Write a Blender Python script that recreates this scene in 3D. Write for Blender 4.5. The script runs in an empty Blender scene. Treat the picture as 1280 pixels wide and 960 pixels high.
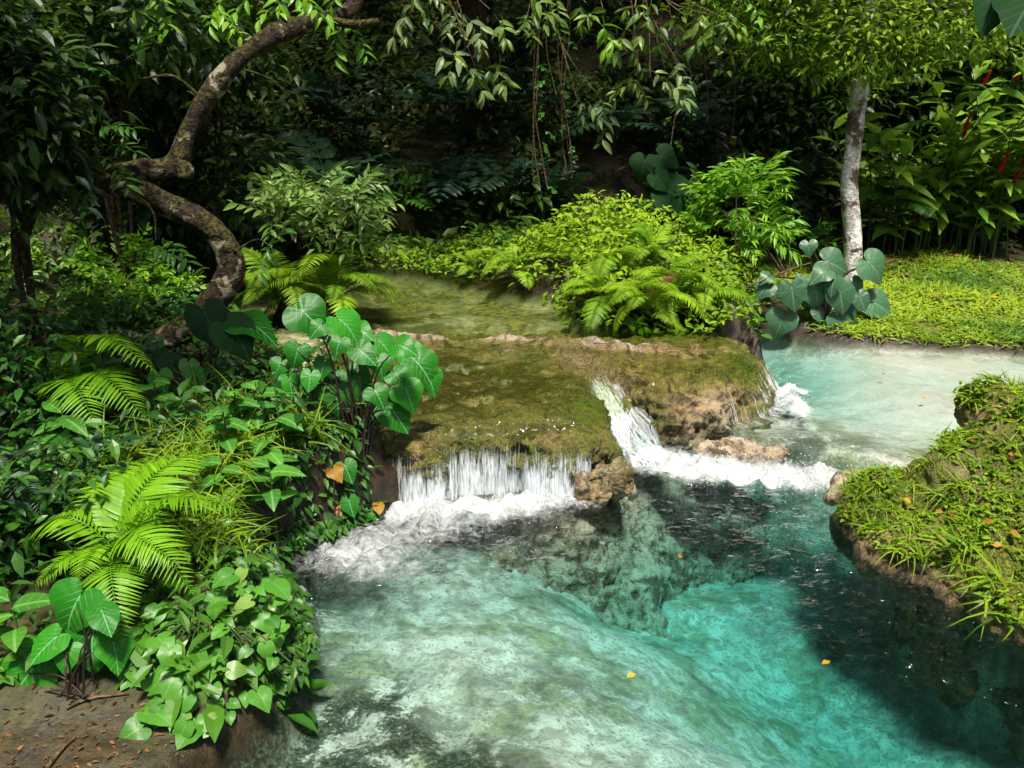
import bpy, math, random
import numpy as np
from mathutils import Vector, Matrix

# ---------------------------------------------------------------- camera, sky, sun, exposure
sc = bpy.context.scene
COL = sc.collection
CAMZ, PITCH, FPX = 2.2, math.radians(18), 1108.0
cam = bpy.data.cameras.new('camera')
cam.sensor_width = 36.0
cam.lens = FPX / 1280 * 36.0
cam.clip_start, cam.clip_end = 0.05, 500
camo = bpy.data.objects.new('camera', cam)
COL.objects.link(camo)
camo.location = (0, 0, CAMZ)
camo.rotation_euler = (math.pi / 2 - PITCH, 0, 0)
sc.camera = camo

SUN_EL, SUN_AZ = math.radians(67), math.radians(174)      # azimuth clockwise from +Y
wd = bpy.data.worlds.new('World')
sc.world = wd
wd.use_nodes = True
wn = wd.node_tree
wn.nodes.clear()
sky = wn.nodes.new('ShaderNodeTexSky')
sky.sky_type = 'NISHITA'
sky.sun_disc = False
sky.sun_elevation = SUN_EL
sky.sun_rotation = SUN_AZ
sky.air_density, sky.dust_density, sky.ozone_density = 1.0, 3.0, 1.0
bg = wn.nodes.new('ShaderNodeBackground')
bg.inputs['Strength'].default_value = 0.065
wo = wn.nodes.new('ShaderNodeOutputWorld')
wn.links.new(sky.outputs[0], bg.inputs[0])
wn.links.new(bg.outputs[0], wo.inputs[0])

sl = bpy.data.lights.new('sun', 'SUN')
sl.energy = 5.0
sl.angle = math.radians(9.0)
sl.color = (1.0, 0.94, 0.82)
so = bpy.data.objects.new('sun', sl)
COL.objects.link(so)
sdir = Vector((math.sin(SUN_AZ) * math.cos(SUN_EL), math.cos(SUN_AZ) * math.cos(SUN_EL), math.sin(SUN_EL)))
so.rotation_euler = sdir.to_track_quat('Z', 'Y').to_euler()
so.location = sdir * 30

sc.render.engine = 'CYCLES'
sc.cycles.max_bounces = 6
sc.cycles.diffuse_bounces = 2
sc.cycles.glossy_bounces = 2
sc.cycles.transmission_bounces = 4
sc.cycles.transparent_max_bounces = 24
sc.cycles.caustics_reflective = False
sc.cycles.caustics_refractive = False
sc.cycles.sample_clamp_indirect = 4.0
sc.cycles.use_adaptive_sampling = True
sc.cycles.adaptive_threshold = 0.03
sc.cycles.use_denoising = True
sc.view_settings.view_transform = 'Standard'
sc.view_settings.look = 'None'
sc.view_settings.gamma = 1.0
sc.view_settings.exposure = 0.68
sc.view_settings.use_curve_mapping = False

rng = np.random.default_rng(7)
random.seed(7)

# ---------------------------------------------------------------- helpers: places in the valley
def PZ(px, py, z):
    """point of the plane z that this line of sight meets (layout survey of the place)"""
    cx, cy = (px - 640) / FPX, (480 - py) / FPX
    d = np.array([cx, math.cos(PITCH) + cy * math.sin(PITCH), -math.sin(PITCH) + cy * math.cos(PITCH)])
    return np.array([0, 0, CAMZ]) + d * ((z - CAMZ) / d[2])
def PY(px, py, Y):
    cx, cy = (px - 640) / FPX, (480 - py) / FPX
    d = np.array([cx, math.cos(PITCH) + cy * math.sin(PITCH), -math.sin(PITCH) + cy * math.cos(PITCH)])
    return np.array([0, 0, CAMZ]) + d * (Y / d[1])

# ---------------------------------------------------------------- helpers: noise
_perm = np.random.default_rng(3).permutation(4096)
_val = np.random.default_rng(4).random(4096)
def vnoise(p):
    p = np.asarray(p, float)
    i = np.floor(p).astype(int)
    f = p - i
    u = f * f * f * (f * (f * 6 - 15) + 10)
    def h(a, b, c):
        return _val[_perm[(_perm[(_perm[(i[..., 0] + a) & 4095] + i[..., 1] + b) & 4095] + i[..., 2] + c) & 4095]]
    ux, uy, uz = u[..., 0], u[..., 1], u[..., 2]
    x00 = h(0, 0, 0) * (1 - ux) + h(1, 0, 0) * ux
    x10 = h(0, 1, 0) * (1 - ux) + h(1, 1, 0) * ux
    x01 = h(0, 0, 1) * (1 - ux) + h(1, 0, 1) * ux
    x11 = h(0, 1, 1) * (1 - ux) + h(1, 1, 1) * ux
    return ((x00 * (1 - uy) + x10 * uy) * (1 - uz) + (x01 * (1 - uy) + x11 * uy) * uz) * 2 - 1
def fbm(p, sc_=1.0, octv=4, gain=0.5):
    p = np.asarray(p, float) * sc_
    s, a = 0, 1.0
    for k in range(octv):
        s = s + a * vnoise(p + 17.3 * k)
        p = p * 2.03
        a *= gain
    return s
def fbm2(x, y, sc_=1.0, octv=4, gain=0.5, seed=0.0):
    return fbm(np.stack([x, y, np.full_like(x, seed + 0.37)], -1), sc_, octv, gain)
def sstep(t):
    t = np.clip(t, 0, 1)
    return t * t * (3 - 2 * t)
def sdf(poly, x, y):
    """signed distance to a closed plan outline, positive inside"""
    P = np.asarray(poly, float)
    d2 = np.full(x.shape, 1e9)
    ins = np.zeros(x.shape, bool)
    for a, b in zip(P, np.roll(P, -1, 0)):
        e = b - a
        wx, wy = x - a[0], y - a[1]
        t = np.clip((wx * e[0] + wy * e[1]) / (e @ e), 0, 1)
        d2 = np.minimum(d2, (wx - e[0] * t) ** 2 + (wy - e[1] * t) ** 2)
        c = (a[1] > y) != (b[1] > y)
        with np.errstate(divide='ignore', invalid='ignore'):
            ins ^= c & (x < (b[0] - a[0]) * (y - a[1]) / (b[1] - a[1] + 1e-12) + a[0])
    d = np.sqrt(d2)
    return np.where(ins, d, -d)
def segdist(pts, x, y):
    d = np.full(x.shape, 1e9); tt = np.zeros(x.shape)
    P = np.asarray(pts, float)
    n = len(P) - 1
    for k in range(n):
        a, e = P[k], P[k + 1] - P[k]
        t = np.clip(((x - a[0]) * e[0] + (y - a[1]) * e[1]) / (e @ e), 0, 1)
        q = np.hypot(x - a[0] - e[0] * t, y - a[1] - e[1] * t)
        m = q < d
        d = np.where(m, q, d); tt = np.where(m, (k + t) / n, tt)
    return d, tt
def gauss(x, y, cx, cy, sx, sy):
    return np.exp(-((x - cx) / sx) ** 2 - ((y - cy) / sy) ** 2)

# ---------------------------------------------------------------- helpers: meshes
def mesh_from(name, V, faces, uv=None, attrs=None, smooth=True):
    """faces: list of integer arrays (m,k); uv per vertex; attrs: {name: per-vertex floats}"""
    me = bpy.data.meshes.new(name)
    V = np.asarray(V, np.float32)
    faces = [np.asarray(f, np.int32) for f in (faces if isinstance(faces, list) else [faces]) if len(f)]
    loops = np.concatenate([f.ravel() for f in faces])
    tot = np.concatenate([np.full(len(f), f.shape[1], np.int32) for f in faces])
    start = np.concatenate([[0], np.cumsum(tot)[:-1]]).astype(np.int32)
    me.vertices.add(len(V)); me.loops.add(len(loops)); me.polygons.add(len(tot))
    me.vertices.foreach_set('co', V.ravel())
    me.loops.foreach_set('vertex_index', loops.astype(np.int32))
    me.polygons.foreach_set('loop_start', start)
    me.polygons.foreach_set('loop_total', tot)
    me.polygons.foreach_set('use_smooth', np.full(len(tot), smooth))
    if uv is not None:
        l = me.uv_layers.new(name='UVMap')
        l.data.foreach_set('uv', np.asarray(uv, np.float32)[loops].ravel())
    for k, a in (attrs or {}).items():
        at = me.attributes.new(k, 'FLOAT', 'POINT')
        at.data.foreach_set('value', np.asarray(a, np.float32))
    me.update(calc_edges=True)
    return me
def link(name, data, mat=None, parent=None, mw=None):
    o = bpy.data.objects.new(name, data)
    COL.objects.link(o)
    if mat is not None and data is not None and not data.materials:
        data.materials.append(mat)
    if parent is not None:
        o.parent = parent
    if mw is not None:
        o.matrix_local = mw
    return o
def tag(o, label=None, cat=None, group=None, kind=None):
    if label: o['label'] = label
    if cat: o['category'] = cat
    if group: o['group'] = group
    if kind: o['kind'] = kind
    return o
def thing(name, label, cat, loc=(0, 0, 0), group=None):
    o = bpy.data.objects.new(name, None)
    COL.objects.link(o)
    o.location = Vector(loc)
    o.empty_display_size = 0.1
    return tag(o, label, cat, group)
def local(parent, M):
    """world matrix -> matrix local to an Empty that is only moved"""
    return Matrix.Translation(-parent.location) @ M
class Acc:
    """collects copies of small templates into one mesh"""
    def __init__(s): s.V, s.F, s.U, s.T, s.n = [], {}, [], [], 0
    def add(s, tpl, M, T, tint):
        V, F, U = tpl
        M = np.asarray(M); T = np.asarray(T); N = len(T)
        if N == 0: return
        W = np.einsum('nij,vj->nvi', M, V) + T[:, None, :]
        off = s.n + np.arange(N) * len(V)
        s.V.append(W.reshape(-1, 3))
        s.F.setdefault(F.shape[1], []).append((F[None] + off[:, None, None]).reshape(-1, F.shape[1]))
        s.U.append(np.tile(U, (N, 1)))
        s.T.append(np.repeat(np.broadcast_to(tint, (N,)), len(V)))
        s.n += N * len(V)
    def raw(s, V, F, U=None, tint=0.5):
        V = np.asarray(V, float)
        s.V.append(V); F = np.asarray(F)
        s.F.setdefault(F.shape[1], []).append(F + s.n)
        s.U.append(np.zeros((len(V), 2)) if U is None else U)
        s.T.append(np.full(len(V), tint) if np.isscalar(tint) else tint)
        s.n += len(V)
    def mesh(s, name, smooth=False):
        return mesh_from(name, np.concatenate(s.V), [np.concatenate(f) for f in s.F.values()], np.concatenate(s.U), {'tint': np.concatenate(s.T)}, smooth)
def nrm(a):
    a = np.asarray(a, float)
    return a / np.maximum(np.linalg.norm(a, axis=-1, keepdims=True), 1e-9)
def frames(d, up):
    """matrices whose y column runs along d and whose z column is as near to up as it can be"""
    y = nrm(d); x = nrm(np.cross(y, np.broadcast_to(up, y.shape))); z = np.cross(x, y)
    return np.stack([x, y, z], -1)
def mat4(R, t, s=1.0):
    M = np.eye(4); M[:3, :3] = np.asarray(R) * s; M[:3, 3] = t
    return Matrix(M.tolist())
def grid_faces(nu, nv):
    i = np.arange(nu - 1)[:, None] * nv + np.arange(nv - 1)[None, :]
    return np.stack([i, i + nv, i + nv + 1, i + 1], -1).reshape(-1, 4)
def catmull(P, n):
    P = np.asarray(P, float)
    Q = np.vstack([2 * P[0] - P[1], P, 2 * P[-1] - P[-2]])
    out = []
    for k in range(len(P) - 1):
        a, b, c, d = Q[k:k + 4]
        t = np.linspace(0, 1, n, endpoint=False)[:, None]
        out.append(0.5 * ((2 * b) + (c - a) * t + (2 * a - 5 * b + 4 * c - d) * t ** 2 + (3 * b - a - 3 * c + d) * t ** 3))
    out.append(P[-1:])
    return np.concatenate(out)
def tube(path, rad, sides=8, rough=0.0, rsc=3.0, cap=True):
    """tapered tube (V, quads, uv)"""
    P = np.asarray(path, float); n = len(P)
    rad = np.broadcast_to(rad, (n,)).astype(float)
    t = nrm(np.gradient(P, axis=0))
    a = np.empty_like(t); a[0] = nrm(np.cross(t[0], np.array([0.31, 0.17, 0.93]) if abs(t[0][2]) < 0.8 else np.array([0.9, 0.3, 0.1])))
    for i in range(1, n):
        a[i] = nrm(a[i - 1] - t[i] * (a[i - 1] @ t[i]))
    b = np.cross(t, a)
    th = np.linspace(0, 2 * math.pi, sides, endpoint=False)
    off = a[:, None] * np.cos(th)[None, :, None] + b[:, None] * np.sin(th)[None, :, None]
    V = P[:, None] + off * rad[:, None, None]
    if rough:
        V = V + off * (fbm(V, rsc, 4) * rough * rad[:, None])[..., None]
    V = V.reshape(-1, 3)
    i = np.arange(n - 1)[:, None] * sides; j = np.arange(sides)[None]; k = (j + 1) % sides
    F = np.stack([i + j, i + k, i + sides + k, i + sides + j], -1).reshape(-1, 4)
    if cap:
        V = np.vstack([V, P[:1], P[-1:]]); m = n * sides
        e1 = np.stack([j[0], np.full(sides, m), np.full(sides, m), k[0]], -1)
        c0 = np.stack([np.full(sides, m), k[0], j[0]], -1); c1 = np.stack([np.full(sides, m + 1), (n - 1) * sides + j[0], (n - 1) * sides + k[0]], -1)
        return V, [F, np.vstack([c0, c1])]
    return V, [F]
def tube_acc(acc, path, rad, sides=5, tint=0.5, **k):
    V, F = tube(path, rad, sides, cap=False, **k)
    acc.raw(V, F[0], None, tint)

# ---------------------------------------------------------------- helpers: materials
class NT:
    def __init__(s, name, disp=False):
        s.m = bpy.data.materials.new(name); s.m.use_nodes = True
        s.t = s.m.node_tree; s.t.nodes.clear()
        s.out = s.N('OutputMaterial')
    def N(s, t, **k):
        n = s.t.nodes.new('ShaderNode' + t)
        for a, v in k.items(): setattr(n, a, v)
        return n
    def L(s, a, b):
        s.t.links.new(a, b)
    def set(s, n, **k):
        for a, v in k.items():
            i = n.inputs[a.replace('_', ' ')] if isinstance(a, str) else n.inputs[a]
            if hasattr(v, 'is_linked') or hasattr(v, 'links'): s.L(v, i)
            else: i.default_value = v
        return n
    def noise(s, vec, scale, detail=4, rough=0.55, dist=0.0):
        n = s.N('TexNoise'); n.inputs['Scale'].default_value = scale; n.inputs['Detail'].default_value = detail
        n.inputs['Roughness'].default_value = rough; n.inputs['Distortion'].default_value = dist
        if vec is not None: s.L(vec, n.inputs['Vector'])
        return n.outputs['Fac']
    def math(s, op, a, b=0.0, c=0.0, clamp=False):
        n = s.N('Math', operation=op); n.use_clamp = clamp
        for i, v in enumerate((a, b, c)):
            if hasattr(v, 'links'): s.L(v, n.inputs[i])
            else: n.inputs[i].default_value = v
        return n.outputs[0]
    def rng(s, v, a, b, c=0.0, d=1.0):
        n = s.N('MapRange'); n.interpolation_type = 'SMOOTHSTEP'
        s.L(v, n.inputs[0])
        for i, q in enumerate((a, b, c, d)): n.inputs[i + 1].default_value = q
        return n.outputs[0]
    def mix(s, f, a, b):
        n = s.N('Mix', data_type='RGBA')
        for i, v in ((0, f), (6, a), (7, b)):
            if hasattr(v, 'links'): s.L(v, n.inputs[i])
            else: n.inputs[i].default_value = v if i == 0 else (*v, 1)
        return n.outputs[2]
    def attr(s, name):
        return s.N('Attribute', attribute_name=name).outputs['Fac']
    def bump(s, h, strength=0.3, dist=0.02, normal=None):
        n = s.N('Bump'); n.inputs['Strength'].default_value = strength; n.inputs['Distance'].default_value = dist
        s.L(h, n.inputs['Height'])
        if normal is not None: s.L(normal, n.inputs['Normal'])
        return n.outputs[0]
    def pbr(s, col, rough=0.6, spec=0.4, normal=None, **k):
        n = s.N('BsdfPrincipled')
        for a, v in (('Base Color', col), ('Roughness', rough), ('Specular IOR Level', spec)):
            if hasattr(v, 'links'): s.L(v, n.inputs[a])
            else: n.inputs[a].default_value = (*v, 1) if a == 'Base Color' else v
        if normal is not None: s.L(normal, n.inputs['Normal'])
        for a, v in k.items():
            i = n.inputs[a.replace('_', ' ')]
            if hasattr(v, 'links'): s.L(v, i)
            else: i.default_value = v
        return n.outputs[0]
    def done(s, surf=None, vol=None):
        if surf is not None: s.L(surf, s.out.inputs['Surface'])
        if vol is not None: s.L(vol, s.out.inputs['Volume'])
        return s.m
def mixsh(nt, f, a, b):
    n = nt.N('MixShader')
    if hasattr(f, 'links'): nt.L(f, n.inputs[0])
    else: n.inputs[0].default_value = f
    nt.L(a, n.inputs[1]); nt.L(b, n.inputs[2])
    return n.outputs[0]

def mat_ground():
    t = NT('ground_soil_sand_moss')
    pos = t.N('NewGeometry').outputs['Position']
    n1 = t.noise(pos, 2.2, 6, 0.6); n2 = t.noise(pos, 14, 5, 0.65); n3 = t.noise(pos, 60, 3, 0.6)
    soil = t.mix(t.rng(n2, .35, .7), (.010, .008, .005), (.036, .026, .013))
    litter = t.mix(t.rng(n3, .4, .65), (.010, .012, .004), (.035, .026, .010))
    c = t.mix(t.math('MULTIPLY', t.attr('litter'), t.rng(n2, .4, .6)), soil, litter)
    green = t.mix(t.rng(n2, .35, .7), (.035, .06, .004), (.14, .16, .008))
    c = t.mix(t.math('MULTIPLY', t.attr('green'), t.rng(n1, .25, .5)), c, green)
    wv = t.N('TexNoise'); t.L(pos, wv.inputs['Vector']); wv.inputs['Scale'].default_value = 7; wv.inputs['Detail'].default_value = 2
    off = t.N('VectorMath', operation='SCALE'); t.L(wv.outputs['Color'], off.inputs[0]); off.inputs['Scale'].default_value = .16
    pw_ = t.N('VectorMath', operation='ADD'); t.L(pos, pw_.inputs[0]); t.L(off.outputs[0], pw_.inputs[1]); pw_ = pw_.outputs[0]  # warped coordinates paint the ripple refraction into the bed pattern
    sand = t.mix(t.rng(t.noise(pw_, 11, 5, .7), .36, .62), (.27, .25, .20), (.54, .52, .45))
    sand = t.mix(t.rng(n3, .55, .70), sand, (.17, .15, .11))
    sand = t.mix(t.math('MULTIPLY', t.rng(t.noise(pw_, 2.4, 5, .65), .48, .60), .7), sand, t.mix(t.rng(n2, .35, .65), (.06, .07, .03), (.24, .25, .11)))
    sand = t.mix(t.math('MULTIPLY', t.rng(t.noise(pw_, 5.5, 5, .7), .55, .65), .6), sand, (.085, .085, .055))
    sand = t.mix(t.math('MULTIPLY', t.attr('pale_bed'), .72), sand, t.mix(n1, (.40, .38, .31), (.62, .60, .54)))
    cu = t.attr('upper')
    sand = t.mix(t.math('MULTIPLY', cu, t.rng(n1, .38, .62, .25, .95)), sand, t.mix(t.rng(n2, .42, .58), (.05, .048, .012), (.24, .21, .05)))
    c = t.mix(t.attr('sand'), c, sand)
    wn_ = t.math('ADD', t.noise(pos, 5.0, 6, .7, .4), t.math('MULTIPLY', t.math('SUBTRACT', n3, .5), .35))
    weed_shade = t.math('MULTIPLY', t.attr('weed_shade'), t.rng(wn_, .40, .52))
    c = t.mix(weed_shade, c, t.mix(t.rng(n3, .4, .7), (.012, .016, .009), (.09, .10, .055)))
    wet = t.attr('wet')
    c = t.mix(t.math('MULTIPLY', wet, .9), c, t.mix(t.rng(t.math('ADD', t.math('MULTIPLY', n2, .6), t.math('MULTIPLY', n1, .4)), .42, .62), (.022, .014, .008), t.mix(t.attr('beach'), (.05, .032, .018), (.075, .044, .021))))
    nb = t.bump(t.math('ADD', n2, t.math('MULTIPLY', n3, .5)), .55, .03)
    return t.done(t.pbr(c, t.rng(wet, 0, 1, .85, .35), .35, nb))

def mat_travertine(moss_amt=0.5, film=True, tan=1.0):
    t = NT('travertine_rock')
    g = t.N('NewGeometry'); pos = g.outputs['Position']
    mp = t.N('Mapping'); t.L(pos, mp.inputs[0]); mp.inputs['Scale'].default_value = (1, 1, .28)
    st = mp.outputs[0]
    n1 = t.noise(pos, 2.6, 6, .62, .3); n2 = t.noise(st, 16, 6, .65, .4); n3 = t.noise(pos, 70, 4, .65)
    nz = t.N('SeparateXYZ'); t.L(g.outputs['Normal'], nz.inputs[0])
    c = t.mix(t.rng(n2, .32, .68), (.075 * tan, .05 * tan, .026 * tan), (.44 * tan, .29 * tan, .12 * tan))
    c = t.mix(t.math('MULTIPLY', t.rng(n3, .5, .72), .6), c, (.52, .42, .30))
    pale = t.attr('pale')
    c = t.mix(t.math('MULTIPLY', pale, t.rng(n2, .3, .6)), c, (.58, .47, .36))
    c = t.mix(t.math('MULTIPLY', t.rng(t.noise(pos, 6.5, 5, .65, 1.0), .50, .62), .8), c, (.05, .033, .012))
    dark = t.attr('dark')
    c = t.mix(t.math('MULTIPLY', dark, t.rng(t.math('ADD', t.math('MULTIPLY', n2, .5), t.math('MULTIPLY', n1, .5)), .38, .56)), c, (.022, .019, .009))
    moss = t.math('MULTIPLY', t.attr('moss'), t.rng(t.math('ADD', n1, t.math('MULTIPLY', t.math('SUBTRACT', n3, .5), .5)), .5 - .22 * moss_amt, .56))
    mc = t.mix(t.rng(n3, .35, .7), (.012, .024, .002), (.20, .23, .008) if film else (.24, .27, .008))
    mc = t.mix(t.rng(n2, .5, .75), mc, (.15, .12, .006))
    c = t.mix(moss, c, mc)
    m2 = t.N('Mapping'); t.L(pos, m2.inputs[0]); m2.inputs['Scale'].default_value = (2.4, 5.5, 3); m2.inputs['Rotation'].default_value = (0, 0, .25)
    sk = t.rng(t.noise(m2.outputs[0], 1.6, 6, .68, .8), .40, .54)
    c = t.mix(t.math('MULTIPLY', t.attr('streak'), sk), c, t.mix(t.rng(n3, .4, .65), (.016, .014, .005), (.085, .075, .012)))
    nb = t.bump(t.math('ADD', n2, t.math('MULTIPLY', n3, .6)), 1.0, .04)
    t.L(t.rng(t.attr('streak'), 0, .9, 1.0, .3), nb.node.inputs['Strength'])
    r = t.rng(moss, 0, 1, .16 if film else .6, .38 if film else .75)
    return t.done(t.pbr(c, r, .5, nb))

def mat_water(foam=True, absorb=(.88, .17, .17), vol=True, tint=(1, 1, 1), ripple=1.0):
    t = NT('river_water')
    pos = t.N('NewGeometry').outputs['Position']
    mp = t.N('Mapping'); t.L(pos, mp.inputs[0]); mp.inputs['Scale'].default_value = (1, 1.25, 1); mp.inputs['Rotation'].default_value = (0, 0, .5)
    r1 = t.noise(mp.outputs[0], 5.5, 3, .5, 1.2); r2 = t.noise(mp.outputs[0], 19, 3, .55, .8)
    h = t.math('ADD', r1, t.math('MULTIPLY', r2, .55))
    rough_ = t.math('ADD', t.math('MULTIPLY', t.attr('churn'), 1.0), .02 * ripple)
    nb = t.N('Bump'); nb.inputs['Distance'].default_value = .09
    t.L(rough_, nb.inputs['Strength']); t.L(h, nb.inputs['Height'])
    fr = t.N('Fresnel'); fr.inputs['IOR'].default_value = 1.33; t.L(nb.outputs[0], fr.inputs['Normal'])
    tr = t.N('BsdfTransparent'); tr.inputs[0].default_value = (*tint, 1)
    gl = t.N('BsdfGlossy'); gl.inputs['Roughness'].default_value = .04; t.L(nb.outputs[0], gl.inputs['Normal'])
    s = mixsh(t, fr.outputs[0], tr.outputs[0], gl.outputs[0])
    if foam:
        f1 = t.noise(pos, 12, 6, .75, 1.6); f2 = t.noise(pos, 27, 4, .7, .8)
        fn = t.math('ADD', t.math('MULTIPLY', f1, .65), t.math('MULTIPLY', f2, .35))
        fa = t.attr('foam')
        k = t.math('ADD', fn, t.math('MULTIPLY', fa, .60))
        m = t.math('MULTIPLY', t.rng(k, .68, 1.12, 0, .97), t.rng(fa, .02, .2))
        fb = t.bump(fn, 1.0, .05)
        white = t.pbr((.66, .69, .70), .5, .3, fb, Subsurface_Weight=0.0)
        s = mixsh(t, m, s, white)
    v = None
    if vol:
        va = t.N('VolumeAbsorption')
        mx = max(absorb) * 1.0
        va.inputs['Color'].default_value = (1 - absorb[0] / mx, 1 - absorb[1] / mx, 1 - absorb[2] / mx, 1)
        va.inputs['Density'].default_value = mx
        v = va.outputs[0]
    return t.done(s, v)

# ---------------------------------------------------------------- the lie of the land
LOW = [(-1.16, .3), (-1.16, 2.3), (-1.06, 2.6), (-.98, 2.8), (-.97, 3.1), (-1.1, 3.45), (-1.32, 3.75), (-1.22, 4.05), (-.98, 4.3), (-.7, 4.6), (-.2, 4.95), (.4, 5.1), (1.0, 5.45),
       (1.5, 5.6), (2.25, 5.1), (2.4, 4.8), (2.35, 4.5), (2.3, 4.2), (2.4, 3.75), (2.7, 3.4), (3.2, 3.0), (3.9, 2.4), (3.9, .3)]
CHAN = [(1.0, 5.2), (1.2, 5.6), (1.8, 6.0), (1.95, 6.9), (1.93, 7.6), (2.1, 8.2), (2.5, 8.25), (2.95, 7.8), (3.3, 7.62), (4.5, 7.42), (6, 7.3), (12, 6.6), (12, 4.4), (5, 4.9), (3.3, 5.2), (2.7, 5.0), (2.1, 4.8), (1.5, 4.95)]
UPP = [(-.8, 4.7), (-1.12, 5.2), (-1.55, 5.9), (-1.95, 6.6), (-2.5, 7.5), (-3.6, 8.1), (-7, 8.8), (-7, 10.8), (-3.6, 10.3), (-1.4, 9.5), (-.32, 8.8), (.52, 7.9), (.62, 7.25), (1.35, 6.75), (1.8, 6.4), (1.6, 5.6), (.6, 4.7)]
WEIR = [(.86, 5.18), (1.15, 5.02), (1.5, 4.95), (1.85, 4.88), (2.15, 4.78), (2.6, 4.8)]
def bank(x, y):
    left = .07 + .37 * sstep((y - 2.45) / 1.7) + .16 * np.clip(-x - 2.2, 0, 4) * sstep((y - 2.6) / 2)
    mid = .50 + .16 * gauss(x, y, 1.1, 8.3, .8, .8)
    right = .17 + .09 * np.clip(y - 7.6, 0, 3.2)
    w = sstep((x + .2) / .6 + (y - 5) * .1)
    wr = sstep((x - 2.0) / .5)
    z = left * (1 - w) + mid * w
    z = z * (1 - wr) + right * wr
    z = z * (1 - sstep((x - 1.2) / .4) * sstep((6.4 - y) / .8)) + .04 * sstep((x - 1.2) / .4) * sstep((6.4 - y) / .8)
    hill = np.clip(y - 10.1 + .25 * np.sin(x * .8), 0, None)
    z = z + hill * .62 * sstep(hill / 1.2) + .05 * hill * np.clip(hill, 0, 8) * .5
    lh = np.clip(-x - 3.6, 0, None)
    z = z + .42 * lh * sstep(lh / 1.5) * sstep((12 - y) / 4)
    rh = np.clip(x - 7.5, 0, None)
    return z + .35 * rh
def depth(x, y):
    return (.20 + .60 * sstep((x * .8 + (y - 3) * .35 + .15) / 2.0) + .25 * gauss(x, y, 2.0, 3.2, .7, .8) + .12 * gauss(x, y, .55, 4.4, .6, .3)
            + .08 * gauss(x, y, -.5, 3.9, .5, .35) - .04 * gauss(x, y, .3, 2.6, .6, .4))
def ground_h(x, y):
    b = bank(x, y)
    dl, dc, du = sdf(LOW, x, y), sdf(CHAN, x, y), sdf(UPP, x, y)
    bl = -depth(x, y) * (1 + .15 * fbm2(x, y, 1.3, 2, seed=2)) + .018 * fbm2(x, y, 4.5, 4, .6, seed=3)
    bc = .1 - (.055 + .30 * gauss(x, y, 2.2, 7.3, .55, .9) + .05 * gauss(x, y, 2.4, 6.1, .7, .5) + .03 * gauss(x, y, 4.6, 6.2, 1, .4)) + .025 * fbm2(x, y, 1.8, 3, seed=9)
    bu = .36 - .16 * gauss(x, y, -3.5, 9.4, 1.2, .8) - .10 * gauss(x, y, -.9, 8.3, .6, .6) + .05 * fbm2(x, y, 2.2, 4, seed=5)
    z = b + .05 * fbm2(x, y, 1.6, 4, seed=1)
    z = z + (bu - z) * sstep((du + .10) / .3)
    z = z + (bc - z) * sstep((dc + .06) / .26)
    z = z + (bl - z) * sstep((dl + .08) / .24)
    return z
def GH(x, y):
    return float(ground_h(np.array([float(x)]), np.array([float(y)]))[0])

# footprint of the travertine terrace
LEDGE = [(-1.5, 4.95), (-.95, 4.74), (-.78, 4.66), (-.55, 4.60), (-.32, 4.58), (0., 4.62), (.28, 4.70), (.46, 4.70), (.62, 4.82), (.78, 5.05), (.98, 5.34),
         (1.18, 5.42), (1.45, 5.54), (1.72, 5.72), (1.93, 6.02), (2.0, 6.4), (1.98, 7.1), (1.9, 8.1), (.8, 8.1), (-1.6, 8.1)]
CHUTE = [(.42, 6.1), (.62, 5.78), (.76, 5.5), (.90, 5.22)]
RIM = [(-1.75, 6.75), (-1.2, 6.55), (-.8, 6.47), (-.2, 6.50), (.25, 6.44), (.62, 6.30), (.95, 6.18)]
def ledge_top(x, y):
    jx, jy = fbm2(x, y, 3.2, 4, seed=21) * .09, fbm2(x, y, 3.2, 4, seed=33) * .09
    d = sdf(LEDGE, x + jx, y + jy)
    top = .335 + .06 * sstep((y - 4.7) / 1.4) + .02 * sstep((x - .9) / .5)
    top = top + .04 * fbm2(x, y, 2.6, 5, .6, seed=40)
    rd, _ = segdist(RIM, x + jx * .6, y + jy * .6)
    top = top + .055 * np.exp(-(rd / .055) ** 2) + .03 * np.exp(-(rd / .2) ** 2)
    behind = sstep((y - 6.75) / .3)
    top = top - .12 * behind
    cd, ct = segdist(CHUTE, x, y)
    cz = .37 - .52 * sstep(np.clip(ct, 0, 1)) ** 1.1
    top = np.where(cd < .4, top + (cz - top) * sstep(1 - (cd - .04) / (.14 + .14 * ct)), top)
    # slab that leans into the chute
    lean = gauss(x, y, .62, 5.05, .22, .3)
    top = top - .10 * lean
    # broad rounding of the dome, tight rounding of the front lip
    r = .17 + .18 * sstep((x - .85) / .3)
    q = np.clip(d / r, 0, 1)
    prof = np.sqrt(np.clip(1 - (1 - q) ** 2, 0, 1))
    return np.where(d > 0, -.12 + (top + .12) * prof, np.where(d > -.42, -.12 + d * 1.7, -1.3)), d

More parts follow.
